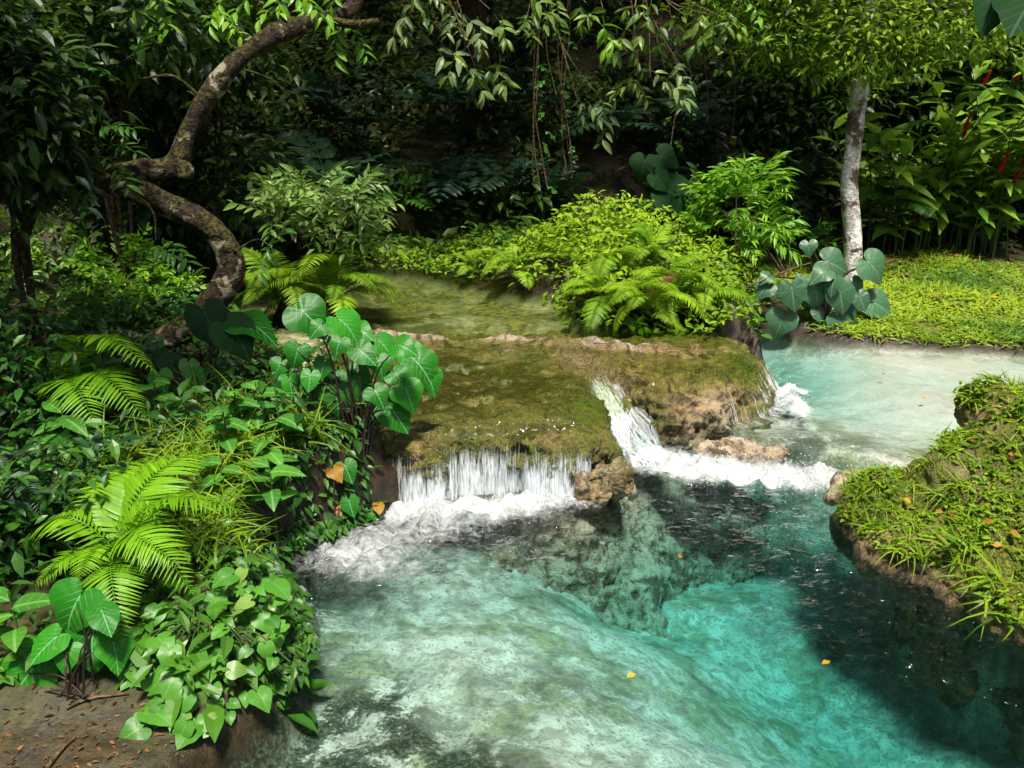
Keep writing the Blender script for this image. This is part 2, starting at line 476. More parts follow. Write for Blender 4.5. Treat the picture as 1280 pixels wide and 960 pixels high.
def solid_from_height(fn, xs, ys, zb, voxel):
    X, Y = np.meshgrid(xs, ys, indexing='ij')
    Z = fn(X.ravel(), Y.ravel())
    nu, nv = len(xs), len(ys)
    T = np.stack([X.ravel(), Y.ravel(), Z], -1); B = T.copy(); B[:, 2] = zb
    f = grid_faces(nu, nv); n = nu * nv
    idx = np.arange(n).reshape(nu, nv)
    ring = np.concatenate([idx[0, :], idx[1:, -1], idx[-1, -2::-1], idx[-2:0:-1, 0]])
    nx = np.roll(ring, -1)
    side = np.stack([ring, nx, nx + n, ring + n], -1)
    return remesh(np.vstack([T, B]), [f[:, ::-1], f + n, side[:, ::-1]], voxel)
def remesh(V, F, voxel, smooth=2):
    me = mesh_from('tmp', V, F)
    o = bpy.data.objects.new('tmp', me); COL.objects.link(o)
    m = o.modifiers.new('r', 'REMESH'); m.mode = 'VOXEL'; m.voxel_size = voxel
    if smooth:
        s = o.modifiers.new('s', 'SMOOTH'); s.iterations = smooth; s.factor = .5
    dg = bpy.context.evaluated_depsgraph_get()
    ev = o.evaluated_get(dg); em = ev.to_mesh()
    n = len(em.vertices); co = np.empty(n * 3, np.float32); no = np.empty(n * 3, np.float32)
    em.vertices.foreach_get('co', co); em.vertices.foreach_get('normal', no)
    k = len(em.loops); lv = np.empty(k, np.int32); em.loops.foreach_get('vertex_index', lv)
    pt = np.empty(len(em.polygons), np.int32); em.polygons.foreach_get('loop_total', pt)
    faces = lv.reshape(-1, 4) if (pt == 4).all() else None
    ev.to_mesh_clear(); bpy.data.objects.remove(o); bpy.data.meshes.remove(me)
    assert faces is not None
    return co.reshape(-1, 3).astype(float), no.reshape(-1, 3).astype(float), faces

def axis(segs):
    return np.concatenate([np.linspace(a, b, n, endpoint=False) for a, b, n in segs] + [[segs[-1][1]]])

# ---- ground sheet
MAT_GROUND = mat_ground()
gx = axis([(-60, -16, 12), (-16, -4.5, 60), (-4.5, 5.5, 250), (5.5, 16, 60), (16, 60, 12)])
gy = axis([(-30, .6, 12), (.6, 1.9, 20), (1.9, 11, 260), (11, 20, 80), (20, 70, 20)])
GX, GY = np.meshgrid(gx, gy, indexing='ij')
fx, fy = GX.ravel(), GY.ravel()
gz = ground_h(fx, fy)
inl = ledge_top(fx, fy)[1]
gz = np.where((inl > .03) & (fy < 7.2), np.minimum(gz, np.where((fy < 6.3) & (fx > -.6), np.minimum(gz, -.45), .18)), gz)
gz = np.where((fx > .75) & (fx < 2.15) & (fy > 4.7) & (fy < 6.2), np.minimum(gz, .02), gz)
dl, dc, du = sdf(LOW, fx, fy), sdf(CHAN, fx, fy), sdf(UPP, fx, fy)
inw = np.maximum(np.maximum(dl, dc), du)
beach = gauss(fx, fy, -1.55, 2.5, .40, .25)
sand = np.where(dl > -.3, np.where(fx < 1, sstep((inw - .07) / .12), sstep((inw + .02) / .12)), sstep((inw - .05) / .12))
sand = np.maximum(sand, beach * .25)
weed_shade = (1.1 * gauss(fx, fy, -.52, 2.98, .16, .34) + 1.2 * gauss(fx, fy, -.2, 2.68, .26, .3) + 1.3 * gauss(fx, fy, -.8, 2.75, .27, .45) + gauss(fx, fy, -1.0, 3.3, .2, .5) + gauss(fx, fy, -.05, 2.4, .35, .25) + .2 * gauss(fx, fy, 2.1, 2.7, .7, .8) + .55 * gauss(fx, fy, .2, 3.3, .35, .2)
        + .9 * gauss(fx, fy, 1.95, 5.45, .55, .2) + .9 * gauss(fx, fy, -1.1, 4.0, .3, .4) + .8 * gauss(fx, fy, 4.2, 6.1, .9, .18) + .5 * gauss(fx, fy, 2.3, 7.6, .4, .7)
        + .62 * sstep((du - .0) / .2) * (fy > 6.4) * (.6 + .8 * fbm2(fx, fy, 1.1, 3, seed=77)) + .3 * gauss(fx, fy, 1.9, 4.0, .4, .6))  # terms beside the boulder paint its shadow and dark reflection into the bed
lawn = sstep((fx - 2.7) / .4) * sstep((10.5 - fy) / .8) * sstep((fy - 7.2) / .3)
green = np.clip(lawn + .25 * sstep((1.5 - fx) / 1), 0, 1) * sstep(-inw / .1)
litter = np.clip(sstep((fy - 9.8) / .8), 0, 1)
wet = np.maximum(beach * .9, sstep((.14 + np.minimum(0, inw)) / .14) * (inw < .05)) * (fy < 9)
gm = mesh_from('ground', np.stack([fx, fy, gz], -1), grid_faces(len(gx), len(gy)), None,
               {'sand': sand, 'weed_shade': np.clip(weed_shade, 0, 1), 'green': green, 'litter': litter, 'wet': wet, 'beach': beach, 'upper': sstep(du / .2) * (fy > 6.3), 'pale_bed': sstep((dc - .1) / .3) * (fy > 5.35) * sstep((fx - 2.0) / .8)})
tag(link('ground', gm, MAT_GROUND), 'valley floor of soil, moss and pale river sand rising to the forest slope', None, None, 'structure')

# ---- travertine terrace
MAT_ROCK = mat_travertine()
LV, LN, LF = solid_from_height(lambda x, y: ledge_top(x, y)[0], np.arange(-1.6, 2.2, .02), np.arange(4.0, 8.2, .02), -1.4, .018)
def dress_ledge(V, N):
    steep = 1 - np.clip(N[:, 2], 0, 1)
    p = V.copy(); p[:, 2] *= .3
    flute = fbm(p, 11, 4, .6) * .022 * steep
    lump = fbm(V, 5, 5, .58) * (.018 + .06 * steep)
    pit = -np.abs(fbm(V, 17, 4, .65)) * (.012 + .035 * steep)
    cut = -.12 * sstep((.20 - V[:, 2]) / .16) * sstep((.85 - V[:, 0]) / .2) * steep * sstep((V[:, 2] + .16) / .12)
    W = V + N * (flute + lump + pit + cut + .004)[:, None]
    return W, steep
LW, steep = dress_ledge(LV, LN)
rimd, _ = segdist(RIM, LW[:, 0], LW[:, 1])
chd, _ = segdist(CHUTE, LW[:, 0], LW[:, 1])
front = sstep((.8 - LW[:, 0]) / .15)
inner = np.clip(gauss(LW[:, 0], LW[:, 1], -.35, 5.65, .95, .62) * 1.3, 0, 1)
a_moss = np.clip(.5 - .42 * inner * (1 - steep) + .8 * gauss(LW[:, 0], LW[:, 1], .55, 5.2, .2, .45) + .8 * gauss(LW[:, 0], LW[:, 1], 1.75, 6.1, .25, .4)
                 + .5 * steep * (LW[:, 2] > .12) - .8 * np.exp(-(rimd / .07) ** 2) - .5 * gauss(LW[:, 0], LW[:, 1], 1.2, 5.5, .3, .25) - .5 * gauss(LW[:, 0], LW[:, 1], 1.1, 6.1, .5, .15), 0, 1)
a_pale = np.clip(np.exp(-(rimd / .045) ** 2) + .8 * gauss(LW[:, 0], LW[:, 1], 1.4, 5.6, .3, .2) * steep, 0, 1)
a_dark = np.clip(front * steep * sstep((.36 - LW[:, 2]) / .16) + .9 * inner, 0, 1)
LF = LF[(LW[LF][:, :, 2] > -1.2).any(1)]
und = sstep((LW[:, 2] + .10) / .08)
a_dark, a_moss, a_pale = a_dark * und, a_moss * und, np.maximum(a_pale, .8 * (1 - und))
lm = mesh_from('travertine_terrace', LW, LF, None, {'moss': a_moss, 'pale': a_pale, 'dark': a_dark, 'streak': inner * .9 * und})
tag(link('travertine_terrace', lm, MAT_ROCK), 'broad mossy travertine terrace that the stream spills over', 'rock ledge')

# ---- the river: one closed body of water, channel a hand's breadth above the pool
MAT_WATER = mat_water()
def river_z(x, y):
    wy = np.interp(x, [p[0] for p in WEIR], [p[1] for p in WEIR])
    up = sstep((y - wy + .05) / .4)
    up = np.where(x < .8, 0, up)
    return .10 * up, y - wy
rx = axis([(-4, -1.6, 8), (-1.6, 3.4, 210), (3.4, 6.5, 70), (6.5, 14, 12)])
ry = axis([(.2, 1.9, 8), (1.9, 8.6, 280)])
RX, RY = np.meshgrid(rx, ry, indexing='ij')
wx, wy_ = RX.ravel(), RY.ravel()
wz, wdd = river_z(wx, wy_)
BASE = [(-.85, 4.62), (-.72, 4.52), (-.4, 4.50), (-.1, 4.55), (.2, 4.62), (.42, 4.66)]
fdist, _ = segdist(BASE, wx, wy_)
f_main = np.exp(-(fdist / .13) ** 2) * .85 + .60 * gauss(wx, wy_, -.5, 4.25, .45, .22) + .55 * gauss(wx, wy_, -.85, 3.98, .34, .22) + .36 * gauss(wx, wy_, -.6, 3.8, .4, .2) + .32 * gauss(wx, wy_, .1, 4.42, .42, .14)
WF = [(.86, 5.14), (1.1, 5.02), (1.45, 4.97), (1.8, 4.87), (2.05, 4.74)]
wfd, wft = segdist(WF, wx, wy_)
f_weir = 1.0 * np.exp(-(wfd / (.15 - .05 * wft)) ** 2) + .33 * np.exp(-(wfd / .30) ** 2)
f_side = 1.15 * gauss(wx, wy_, 2.02, 5.95, .1, .28) + .9 * gauss(wx, wy_, 2.12, 6.3, .16, .1) + .5 * gauss(wx, wy_, 1.85, 5.6, .2, .1)
foam = np.clip(f_main + f_weir + f_side, 0, 1.3)
churn = np.clip(foam * .3 + .45 * gauss(wx, wy_, -.3, 4.2, .8, .4) + .2 * gauss(wx, wy_, 1.4, 4.55, .6, .35) + .35 * gauss(wx, wy_, 1.8, 3.6, .6, .9) + .3 * gauss(wx, wy_, -1, 3.8, .4, .4), 0, 1)
churn = churn + .33 - .24 * sstep((wdd - .45) / .4) * (wx > .8)
wz = wz + np.clip(foam - .25, 0, 1) * (.035 + .075 * fbm2(wx, wy_, 11, 4, .6, seed=60)) + churn * .012 * fbm2(wx, wy_, 6, 3, seed=61) + .003 * fbm2(wx, wy_, 4, 3, seed=62)
top = np.stack([wx, wy_, wz], -1)
bot = top.copy(); bot[:, 2] = -2.6
nu, nv = len(rx), len(ry); nW = nu * nv
idx = np.arange(nW).reshape(nu, nv)
ring = np.concatenate([idx[0, :], idx[1:, -1], idx[-1, -2::-1], idx[-2:0:-1, 0]]); nx_ = np.roll(ring, -1)
gf = grid_faces(nu, nv)
z2 = np.zeros(nW)
wm = mesh_from('river_water', np.vstack([top, bot]), [gf, gf[:, ::-1] + nW, np.stack([ring, ring + nW, nx_ + nW, nx_], -1)], None,
               {'foam': np.concatenate([foam, z2]), 'churn': np.concatenate([churn, z2])})
tag(link('river_water', wm, MAT_WATER), 'clear turquoise pool and channel water with white froth', None, None, 'structure')

# ---- upper pool behind the rim and the film that slides over the terrace
MAT_UPPER = mat_water(foam=False, absorb=(1.4, .35, .55), vol=False, tint=(.78, .87, .62), ripple=.35)
def sheet(name, fn, xs, ys, keep, mat, label, churn=.24):
    X, Y = np.meshgrid(xs, ys, indexing='ij'); x, y = X.ravel(), Y.ravel()
    z = fn(x, y); k = keep(x, y)
    f = grid_faces(len(xs), len(ys)); f = f[k[f].all(1)]
    use = np.unique(f); mp = np.zeros(len(x), int); mp[use] = np.arange(len(use))
    m = mesh_from(name, np.stack([x, y, z], -1)[use], mp[f], None, {'churn': np.full(len(use), churn), 'foam': np.zeros(len(use))})
    return tag(link(name, m, mat), label, None, None, 'structure')
def rim_side(x, y):
    return y - np.interp(x, [p[0] for p in RIM], [p[1] for p in RIM])
sheet('upper_pool_water', lambda x, y: .452 + .004 * fbm2(x, y, 3, 2, seed=70), np.arange(-8, 1.7, .06), np.arange(5.0, 11, .06),
      lambda x, y: (sdf(UPP, x, y) > -.15) & (rim_side(x, y) > -.02), MAT_UPPER, 'shallow green tinted water of the upper pool behind the rim')
def film_z(x, y):
    d = sdf(LEDGE, x, y)
    return .408 + .045 * sstep((y - 4.75) / 1.3) - .10 * sstep((.30 - d) / .24) + .006 * fbm2(x, y, 5, 3, seed=71)
sheet('terrace_film_water', film_z, np.arange(-1.6, 1.9, .04), np.arange(4.6, 7.0, .04),
      lambda x, y: (sdf(LEDGE, x, y) > .12) & (rim_side(x, y) < .02) & (segdist(CHUTE, x, y)[0] > .12) & (sdf(UPP, x, y) > -.2), MAT_UPPER, 'thin film of water sliding over the terrace', .34)

# ---------------------------------------------------------------- rocks
def ico(sub=2):
    import bmesh
    bm = bmesh.new(); bmesh.ops.create_icosphere(bm, subdivisions=sub, radius=1)
    bm.verts.ensure_lookup_table()
    V = np.array([v.co[:] for v in bm.verts]); F = np.array([[v.index for v in f.verts] for f in bm.faces]); bm.free()
    return V, F
ICO1, ICO2, ICO3 = ico(1), ico(2), ico(3)
def blob_rock(name, ells, voxel, rough, label, cat, mat, moss=1.0, pale=0.0, freq=3.0, seed=0.0, mossz=None):
    Vs, Fs, n = [], [], 0
    for (c, r) in ells:
        V = ICO3[0] * np.array(r) + np.array(c); Vs.append(V); Fs.append(ICO3[1] + n); n += len(V)
    V, N, F = remesh(np.vstack(Vs), [np.vstack(Fs)], voxel, 3)
    q = V + seed
    V = V + N * (fbm(q, freq, 5, .55) * rough - np.abs(fbm(q, freq * 3.5, 4, .6)) * rough * .45)[:, None]
    up = np.clip(N[:, 2] * .8 + .35 + .6 * fbm(q, 2.2, 3), 0, 1)
    m = moss * up
    if mossz is not None: m = m * sstep((V[:, 2] - mossz) / .1)
    pl = np.clip(pale + .7 * sstep((fbm(q, 2.6, 4) - .4) / .3), 0, 1) * (.3 + .7 * np.clip(N[:, 2] + .3, 0, 1))
    dk = sstep((.10 - V[:, 2]) / .12) * .8 * sstep((V[:, 2] + .25) / .15) if pale < .5 else np.zeros(len(V))
    me = mesh_from(name, V, F, None, {'moss': m, 'pale': pl, 'dark': dk})
    return tag(link(name, me, mat), label, cat), V, N
MAT_MOSSY = mat_travertine(1.3, False)
MAT_RED = mat_travertine(.2, True, 1.1)
_, RV, RN = blob_rock('mossy_boulder', [((2.22, 4.16, .0), (.5, .6, .25)), ((2.02, 4.27, -.03), (.30, .42, .23)), ((2.45, 3.66, .0), (.5, .6, .28)), ((2.95, 3.2, 0), (.62, .66, .38)), ((3.4, 3.4, .1), (.8, 1.0, .55)),
           ((2.72, 4.40, .2), (.40, .45, .36)), ((2.5, 4.15, .1), (.45, .5, .33)), ((2.75, 3.85, .12), (.45, .5, .36)), ((3.2, 4.2, .22), (.6, .7, .52)), ((2.66, 4.62, .50), (.19, .18, .20)), ((2.95, 4.5, .45), (.32, .3, .25)), ((2.5, 4.2, -.6), (.4, .5, .7)), ((3.0, 3.6, -.6), (.6, .7, .8))],
           .02, .075, 'big mossy boulder with grass and fallen yellow leaves beside the turquoise pool', 'boulder', MAT_MOSSY, 1.5, .0, 3.0, 5.0, -.02)
blob_rock('red_brown_rock', [((1.40, 5.25, .04), (.26, .10, .085)), ((1.60, 5.21, .03), (.18, .08, .07))], .012, .03, 'low smooth red brown rock in the white rapid below the dome', 'rock', MAT_RED, .15, .9, 5, 9)
blob_rock('tan_rock', [((2.02, 4.72, .03), (.17, .12, .12)), ((1.88, 4.66, .0), (.1, .09, .08))], .012, .03, 'tan rock at the end of the rapid touching the mossy boulder', 'rock', MAT_RED, .3, .5, 6, 3)
blob_rock('lip_rock', [((.51, 4.64, .10), (.075, .08, .12)), ((.61, 4.72, .08), (.09, .09, .13)), ((.43, 4.60, .09), (.05, .05, .09))], .009, .03, 'knobbly pale rock at the right end of the front waterfall', 'rock', MAT_ROCK, .5, .5, 8, 6)

# ---------------------------------------------------------------- falling water and froth
def mat_falls():
    t = NT('falling_water')
    pos = t.N('NewGeometry').outputs['Position']
    d = t.pbr((.86, .9, .92), .25, .5)
    tr = t.N('BsdfTranslucent'); tr.inputs[0].default_value = (.85, .9, .92, 1)
    s = mixsh(t, .35, d, tr.outputs[0])
    tp = t.N('BsdfTransparent')
    mp = t.N('Mapping'); t.L(pos, mp.inputs[0]); mp.inputs['Scale'].default_value = (1, 1, .25)
    a = t.rng(t.noise(mp.outputs[0], 45, 3, .6), .38, .62, .15, .95)
    return t.done(mixsh(t, a, tp.outputs[0], s))
MAT_FALLS = mat_falls()
MAT_FROTH = (lambda t: t.done(t.pbr((.88, .9, .9), .45, .4)))(NT('froth'))
def strands(name, paths, widths, label, sides=4):
    a = Acc()
    for p, w in zip(paths, widths):
        n = len(p)
        tp = np.interp(np.linspace(0, 1, n), [0, .3, .8, 1], [.06, .9, 1, .8])
        tube_acc(a, p, w * tp, sides)
    return tag(link(name, a.mesh(name, True), MAT_FALLS), label, None, None, 'stuff')
# front of the terrace: where the lip stands out farthest, per strip
xb = np.arange(-.95, .75, .02); ylip = np.full(len(xb), 4.62)
msk = (LW[:, 2] > .16) & (LW[:, 2] < .34) & (LW[:, 1] < 5.3)
bi = np.clip(((LW[msk, 0] + .95) / .02).astype(int), 0, len(xb) - 1)
tmp = np.full(len(xb), 9.); np.minimum.at(tmp, bi, LW[msk, 1]); ylip = np.where(tmp < 9, tmp, ylip)
paths, wid = [], []
for k in range(150):
    x = rng.uniform(-.80, .44)
    if vnoise(np.array([[x * 9, 3.3, 1.7]]))[0] < -.25: continue
    z0 = rng.uniform(.20, .31); y0 = np.interp(x, xb, ylip) + .01 + .02 * rng.random() + .10 * max(0, .2 - z0)
    out = rng.uniform(.01, .08); t = np.linspace(0, 1, 9)
    wob = np.cumsum(rng.normal(0, .0016, 9))
    paths.append(np.stack([x + wob, y0 - out * np.sqrt(t + .02), z0 - (z0 + .01) * t], -1)); wid.append(rng.uniform(.0006, .0019))
tv = NT('water_veil')
uvn = tv.N('UVMap').outputs[0]; mpn = tv.N('Mapping'); tv.L(uvn, mpn.inputs[0]); mpn.inputs['Scale'].default_value = (95, 2.2, 1)
mq = tv.N('Mapping'); tv.L(uvn, mq.inputs[0]); mq.inputs['Scale'].default_value = (9, .4, 1)
al = tv.math('ADD', tv.noise(mpn.outputs[0], 1.0, 6, .65, .25), tv.math('MULTIPLY', tv.math('SUBTRACT', tv.noise(mq.outputs[0], 1.0, 3, .5), .5), .55))
al = tv.rng(tv.math('ADD', al, tv.math('MULTIPLY', tv.attr('fall'), .13)), .43, .80, 0, .82)
al = tv.math('MULTIPLY', al, tv.rng(tv.attr('fall'), 0, .35))
tvd = tv.pbr((.74, .80, .84), .25, .5); tvp = tv.N('BsdfTransparent')
MAT_VEIL = tv.done(mixsh(tv, al, tvp.outputs[0], tvd))
for lay in range(3):
    vt = np.linspace(0, 1, 24); vx = np.linspace(-.82, .46, 200)
    VX, VT = np.meshgrid(vx, vt, indexing='ij')
    zt = .27 - .03 * lay + .035 * fbm2(VX, VX * 0, 7, 3, seed=130 + 7 * lay)
    VZ = zt * (1 - VT) - .01
    VY = np.interp(VX, xb, ylip) + .02 + .02 * lay - (.075 - .01 * lay) * np.sqrt(VT) + .014 * fbm2(VX, VZ * .3, 24, 3, seed=131 + lay)
    vm = mesh_from('falls_veil', np.stack([VX, VY, VZ], -1).reshape(-1, 3), grid_faces(200, 24), np.stack([VX + 5.7 * lay, VT], -1).reshape(-1, 2), {'fall': VT.ravel()})
    tag(link('falls_veil', vm, MAT_VEIL), 'thin white veil of water falling from the front lip', None, None, 'stuff')
strands('front_waterfall', paths, wid, 'white strands of water falling from the front lip into the pool')
paths, wid = [], []
ch = catmull([(.56, 5.88), (.66, 5.70), (.77, 5.48), (.88, 5.25), (.93, 5.08)], 6)
ct = nrm(np.gradient(ch, axis=0)); cn = np.stack([-ct[:, 1], ct[:, 0]], -1)
for k in range(260):
    off = float(np.clip(rng.normal(0, .05), -.07, .085)); a0 = int(rng.integers(0, 14)); b0 = min(len(ch), a0 + int(rng.integers(8, 18)))
    s = np.linspace(0, 1, len(ch))[a0:b0]
    q = ch[a0:b0] + cn[a0:b0] * (off * (.55 + 1.3 * s))[:, None] + np.cumsum(rng.normal(0, .003, (b0 - a0, 2)), 0)
    z = np.maximum(ledge_top(q[:, 0], q[:, 1])[0], -.02) + .012 + .02 * rng.random() + .012 * np.sin(s * 20 + rng.random() * 6)
    paths.append(np.column_stack([q, z])); wid.append(rng.uniform(.0015, .0055))
strands('chute_rapid', paths, wid, 'white water racing down the diagonal chute beside the dome')
paths, wid = [], []
E_ = catmull([(1.05, 5.40), (1.45, 5.54), (1.72, 5.72), (1.93, 6.02), (2.0, 6.35)], 30)
en = nrm(np.stack([-np.gradient(E_[:, 1]), np.gradient(E_[:, 0])], -1))
for k in range(170):
    i = int(len(E_) * (1 - .75 * rng.random() ** 1.6)) - 1
    s0, s1 = rng.uniform(-.02, .16), rng.uniform(-.05, .0)
    s = np.linspace(s0, s1, 8)
    q = E_[i] + en[i] * s[:, None] + rng.normal(0, .012, 2)
    z = np.maximum(ledge_top(q[:, 0], q[:, 1])[0], .08)
    if z[0] < .15: continue
    p = np.column_stack([q - en[i] * .025, z + .015]); paths.append(p); wid.append(rng.uniform(.0012, .004))
strands('dome_trickles', paths, wid, 'thin trickles of water running over the rounded dome into the channel')
es = np.linspace(.17, -.05, 20); EI = np.arange(25, len(E_))
DX = E_[EI][:, None] + en[EI][:, None] * es[None, :, None]
dzz = np.maximum(ledge_top(DX[..., 0].ravel(), DX[..., 1].ravel())[0], .08).reshape(DX.shape[:2])
DX = DX - en[EI][:, None] * .035
dm = mesh_from('dome_veil', np.concatenate([DX, (dzz + .02)[..., None]], -1).reshape(-1, 3), grid_faces(len(EI), 20), np.stack([np.repeat(np.linspace(0, 1.5, len(EI)), 20), np.tile(np.linspace(0, 1, 20), len(EI))], -1), {'fall': np.tile(np.linspace(0, 1, 20), len(EI)) * np.repeat(np.linspace(.12, .45, len(EI)), 20)})
tag(link('dome_veil', dm, MAT_VEIL), 'thin trickling veil of water over the rounded end of the dome', None, None, 'stuff')
so_ = np.linspace(-.10, .10, 26); sv = catmull(np.column_stack([ch, np.zeros(len(ch))]), 5)[:, :2]
st_ = nrm(np.gradient(sv, axis=0)); sn_ = np.stack([-st_[:, 1], st_[:, 0]], -1); ss_ = np.linspace(0, 1, len(sv))
SX = sv[:, None] + sn_[:, None] * (so_[None] * (.8 + 1.5 * ss_)[:, None])[..., None]
sx_, sy_ = SX[..., 0].ravel(), SX[..., 1].ravel(); su_ = np.stack([np.repeat(so_[None], len(sv), 0).ravel() * 2.2, np.repeat(ss_, 26) * 2], -1)
sz_ = np.maximum(ledge_top(sx_, sy_)[0], -.03) + .022 + .022 * fbm2(sx_, sy_, 14, 4, .6, seed=120)
tag(link('chute_sheet', mesh_from('chute_sheet', np.stack([sx_, sy_, sz_], -1), grid_faces(len(sv), 26), su_, {'fall': np.repeat(ss_, 26) * 1.4}), MAT_VEIL), 'sheet of broken white water in the chute', None, None, 'stuff')
a = Acc()
pts = []
for (path, sd, n, zz) in ((BASE, .09, 350, .05), (WF, .10, 380, .06), ([(2.0, 5.7), (2.03, 6.2)], .06, 90, .12)):
    P_ = np.array(path); u = rng.random(n) * (len(P_) - 1); i = u.astype(int)
    q = P_[i] + (P_[i + 1] - P_[i]) * (u - i)[:, None] + rng.normal(0, sd, (n, 2))
    h = river_z(q[:, 0], q[:, 1])[0] + np.abs(rng.normal(0, zz, n)) * np.exp(-(rng.random(n)) * 1.2)
    pts.append(np.column_stack([q, h]))
pts = np.vstack(pts); r = rng.uniform(.001, .004, len(pts))
a.add((ICO1[0], ICO1[1], np.zeros((len(ICO1[0]), 2))), np.eye(3)[None] * r[:, None, None], pts, .5)
tag(link('spray_droplets', a.mesh('spray_droplets', True), MAT_FROTH), 'white spray droplets above the waterfall froth', None, None, 'stuff')

# ---------------------------------------------------------------- leaf shapes
def leaf_t(w=.3, segs=4, fold=.25, droop=.25, peak=.4, wave=0.0):
    v = np.linspace(0, 1, segs + 1)
    hw = np.where(v < peak, np.sin(v / peak * math.pi / 2) ** .8, np.cos((v - peak) / (1 - peak) * math.pi / 2) ** .9) * w / 2
    hw = np.maximum(hw, .004); hw[0] = .012
    z = -droop * v ** 2
    wv = wave * np.sin(v * 9)
    L = np.stack([-hw, v, z + fold * hw + wv * hw], -1); C = np.stack([0 * v, v, z], -1); R = np.stack([hw, v, z + fold * hw - wv * hw], -1)
    V = np.stack([L, C, R], 1).reshape(-1, 3)
    F = grid_faces(segs + 1, 3)[:, ::-1]
    U = np.stack([V[:, 0] + .5, V[:, 1]], -1)
    return V, F, U
def heart_t(K=40, rings=4, wide=.62, cup=.1, droop=.35, notch=.13, lobe=.62, wav=.03, seed=1):
    g = np.random.default_rng(seed)
    th = np.linspace(-math.pi, math.pi, K, endpoint=False)
    a = np.abs(th)
    r = np.interp(a, np.radians([0, 8, 25, 50, 80, 110, 140, 160, 172, 180]), [1, .9, .74, .65, wide, wide * .99, lobe, lobe * .82, lobe * .5, notch])
    r = r * (1 + wav * np.sin(th * 5 + g.random() * 6) * np.sin(a))
    V = [np.zeros((1, 3))]
    for k in range(1, rings + 1):
        q = k / rings
        x, y = np.sin(th) * r * q, np.cos(th) * r * q
        z = cup * np.abs(x) - droop * np.clip(y, 0, None) ** 2 - .18 * np.clip(-y, 0, None) ** 1.5 + wav * q * q * np.sin(th * 7 + g.random() * 6) * .6 - .12 * x * x
        z = z + .012 * np.cos(th * 11) * q * (1 - .3 * q)
        V.append(np.stack([x, y, z], -1))
    V = np.vstack(V)
    j = np.arange(K); k2 = (j + 1) % K
    tri = np.stack([np.zeros(K, int), 1 + k2, 1 + j], -1)
    quads = np.vstack([np.stack([1 + (q - 1) * K + j, 1 + (q - 1) * K + k2, 1 + q * K + k2, 1 + q * K + j], -1) for q in range(1, rings)])
    U = np.stack([V[:, 0] + .5, V[:, 1]], -1)
    return V, tri, quads, U
def heart_mesh(name, **k):
    V, tri, quads, U = heart_t(**k)
    return mesh_from(name, V, [tri, quads], U, {'tint': np.full(len(V), .5)}, True)
def grass_t(segs=3, bend=.5, w=.03):
    v = np.linspace(0, 1, segs + 1); hw = w * (1 - v ** 1.6) + .002
    y = v * (1 - .25 * bend * v); zc = -bend * v ** 2.2
    V = np.stack([np.stack([-hw, y, zc], -1), np.stack([hw, y, zc], -1)], 1).reshape(-1, 3)
    return V, grid_faces(segs + 1, 2)[:, ::-1], np.stack([V[:, 0] + .5, V[:, 1]], -1)
def frond_mesh(name, pairs=26, arch=.45, plen=.22, pw=.16, sag=.25, peak=.35, start=.12, bare=.0, twist=0., lobes=False, seed=1):
    """one fern frond of chord length 1 along +y, arching up (+z), pinnae on both sides"""
    g = np.random.default_rng(seed)
    s = np.linspace(0, 1, 24)
    yy = s; zz = arch * np.sin(s * math.pi) * (1 - .15 * s); xx = twist * np.sin(s * 2.4) * .1
    C = np.stack([xx, yy, zz], -1)
    a = Acc()
    tube_acc(a, C, np.linspace(.008, .002, 24), 4, .25)
    T = nrm(np.gradient(C, axis=0))
    tpl = leaf_t(pw, 4, .12, sag, .25) if not lobes else leaf_t(pw, 6, .12, sag, .45, .25)
    ss = start + (1 - start - .01) * np.linspace(0, 1, pairs) ** .95
    prof = np.interp((ss - start) / (1 - start), [0, peak * .5, peak, .7, .9, 1], [.55, .9, 1, .72, .36, .10])
    c = np.stack([np.interp(ss, s, C[:, k]) for k in range(3)], -1)
    t = nrm(np.stack([np.interp(ss, s, T[:, k]) for k in range(3)], -1))
    nrmv = nrm(np.cross(np.broadcast_to([1., 0, 0], t.shape), t))
    for sd in (-1, 1):
        fwd = .34 + .35 * ((ss - start) / (1 - start))
        d = np.array([sd, 0, 0.]) + t * fwd[:, None] + nrmv * (.10 + g.normal(0, .06, (pairs, 1))) + g.normal(0, .035, (pairs, 3))
        Mx = frames(d, nrmv + g.normal(0, .1, (pairs, 3))) * (plen * prof * g.uniform(.9, 1.1, pairs))[:, None, None]
        a.add(tpl, Mx, c, np.clip(g.normal(.55, .12, pairs), 0, 1))
    Mx = frames(t[-1:], nrmv[-1:]) * .06
    a.add(tpl, Mx, c[-1:], .6)
    return a.mesh(name, False)

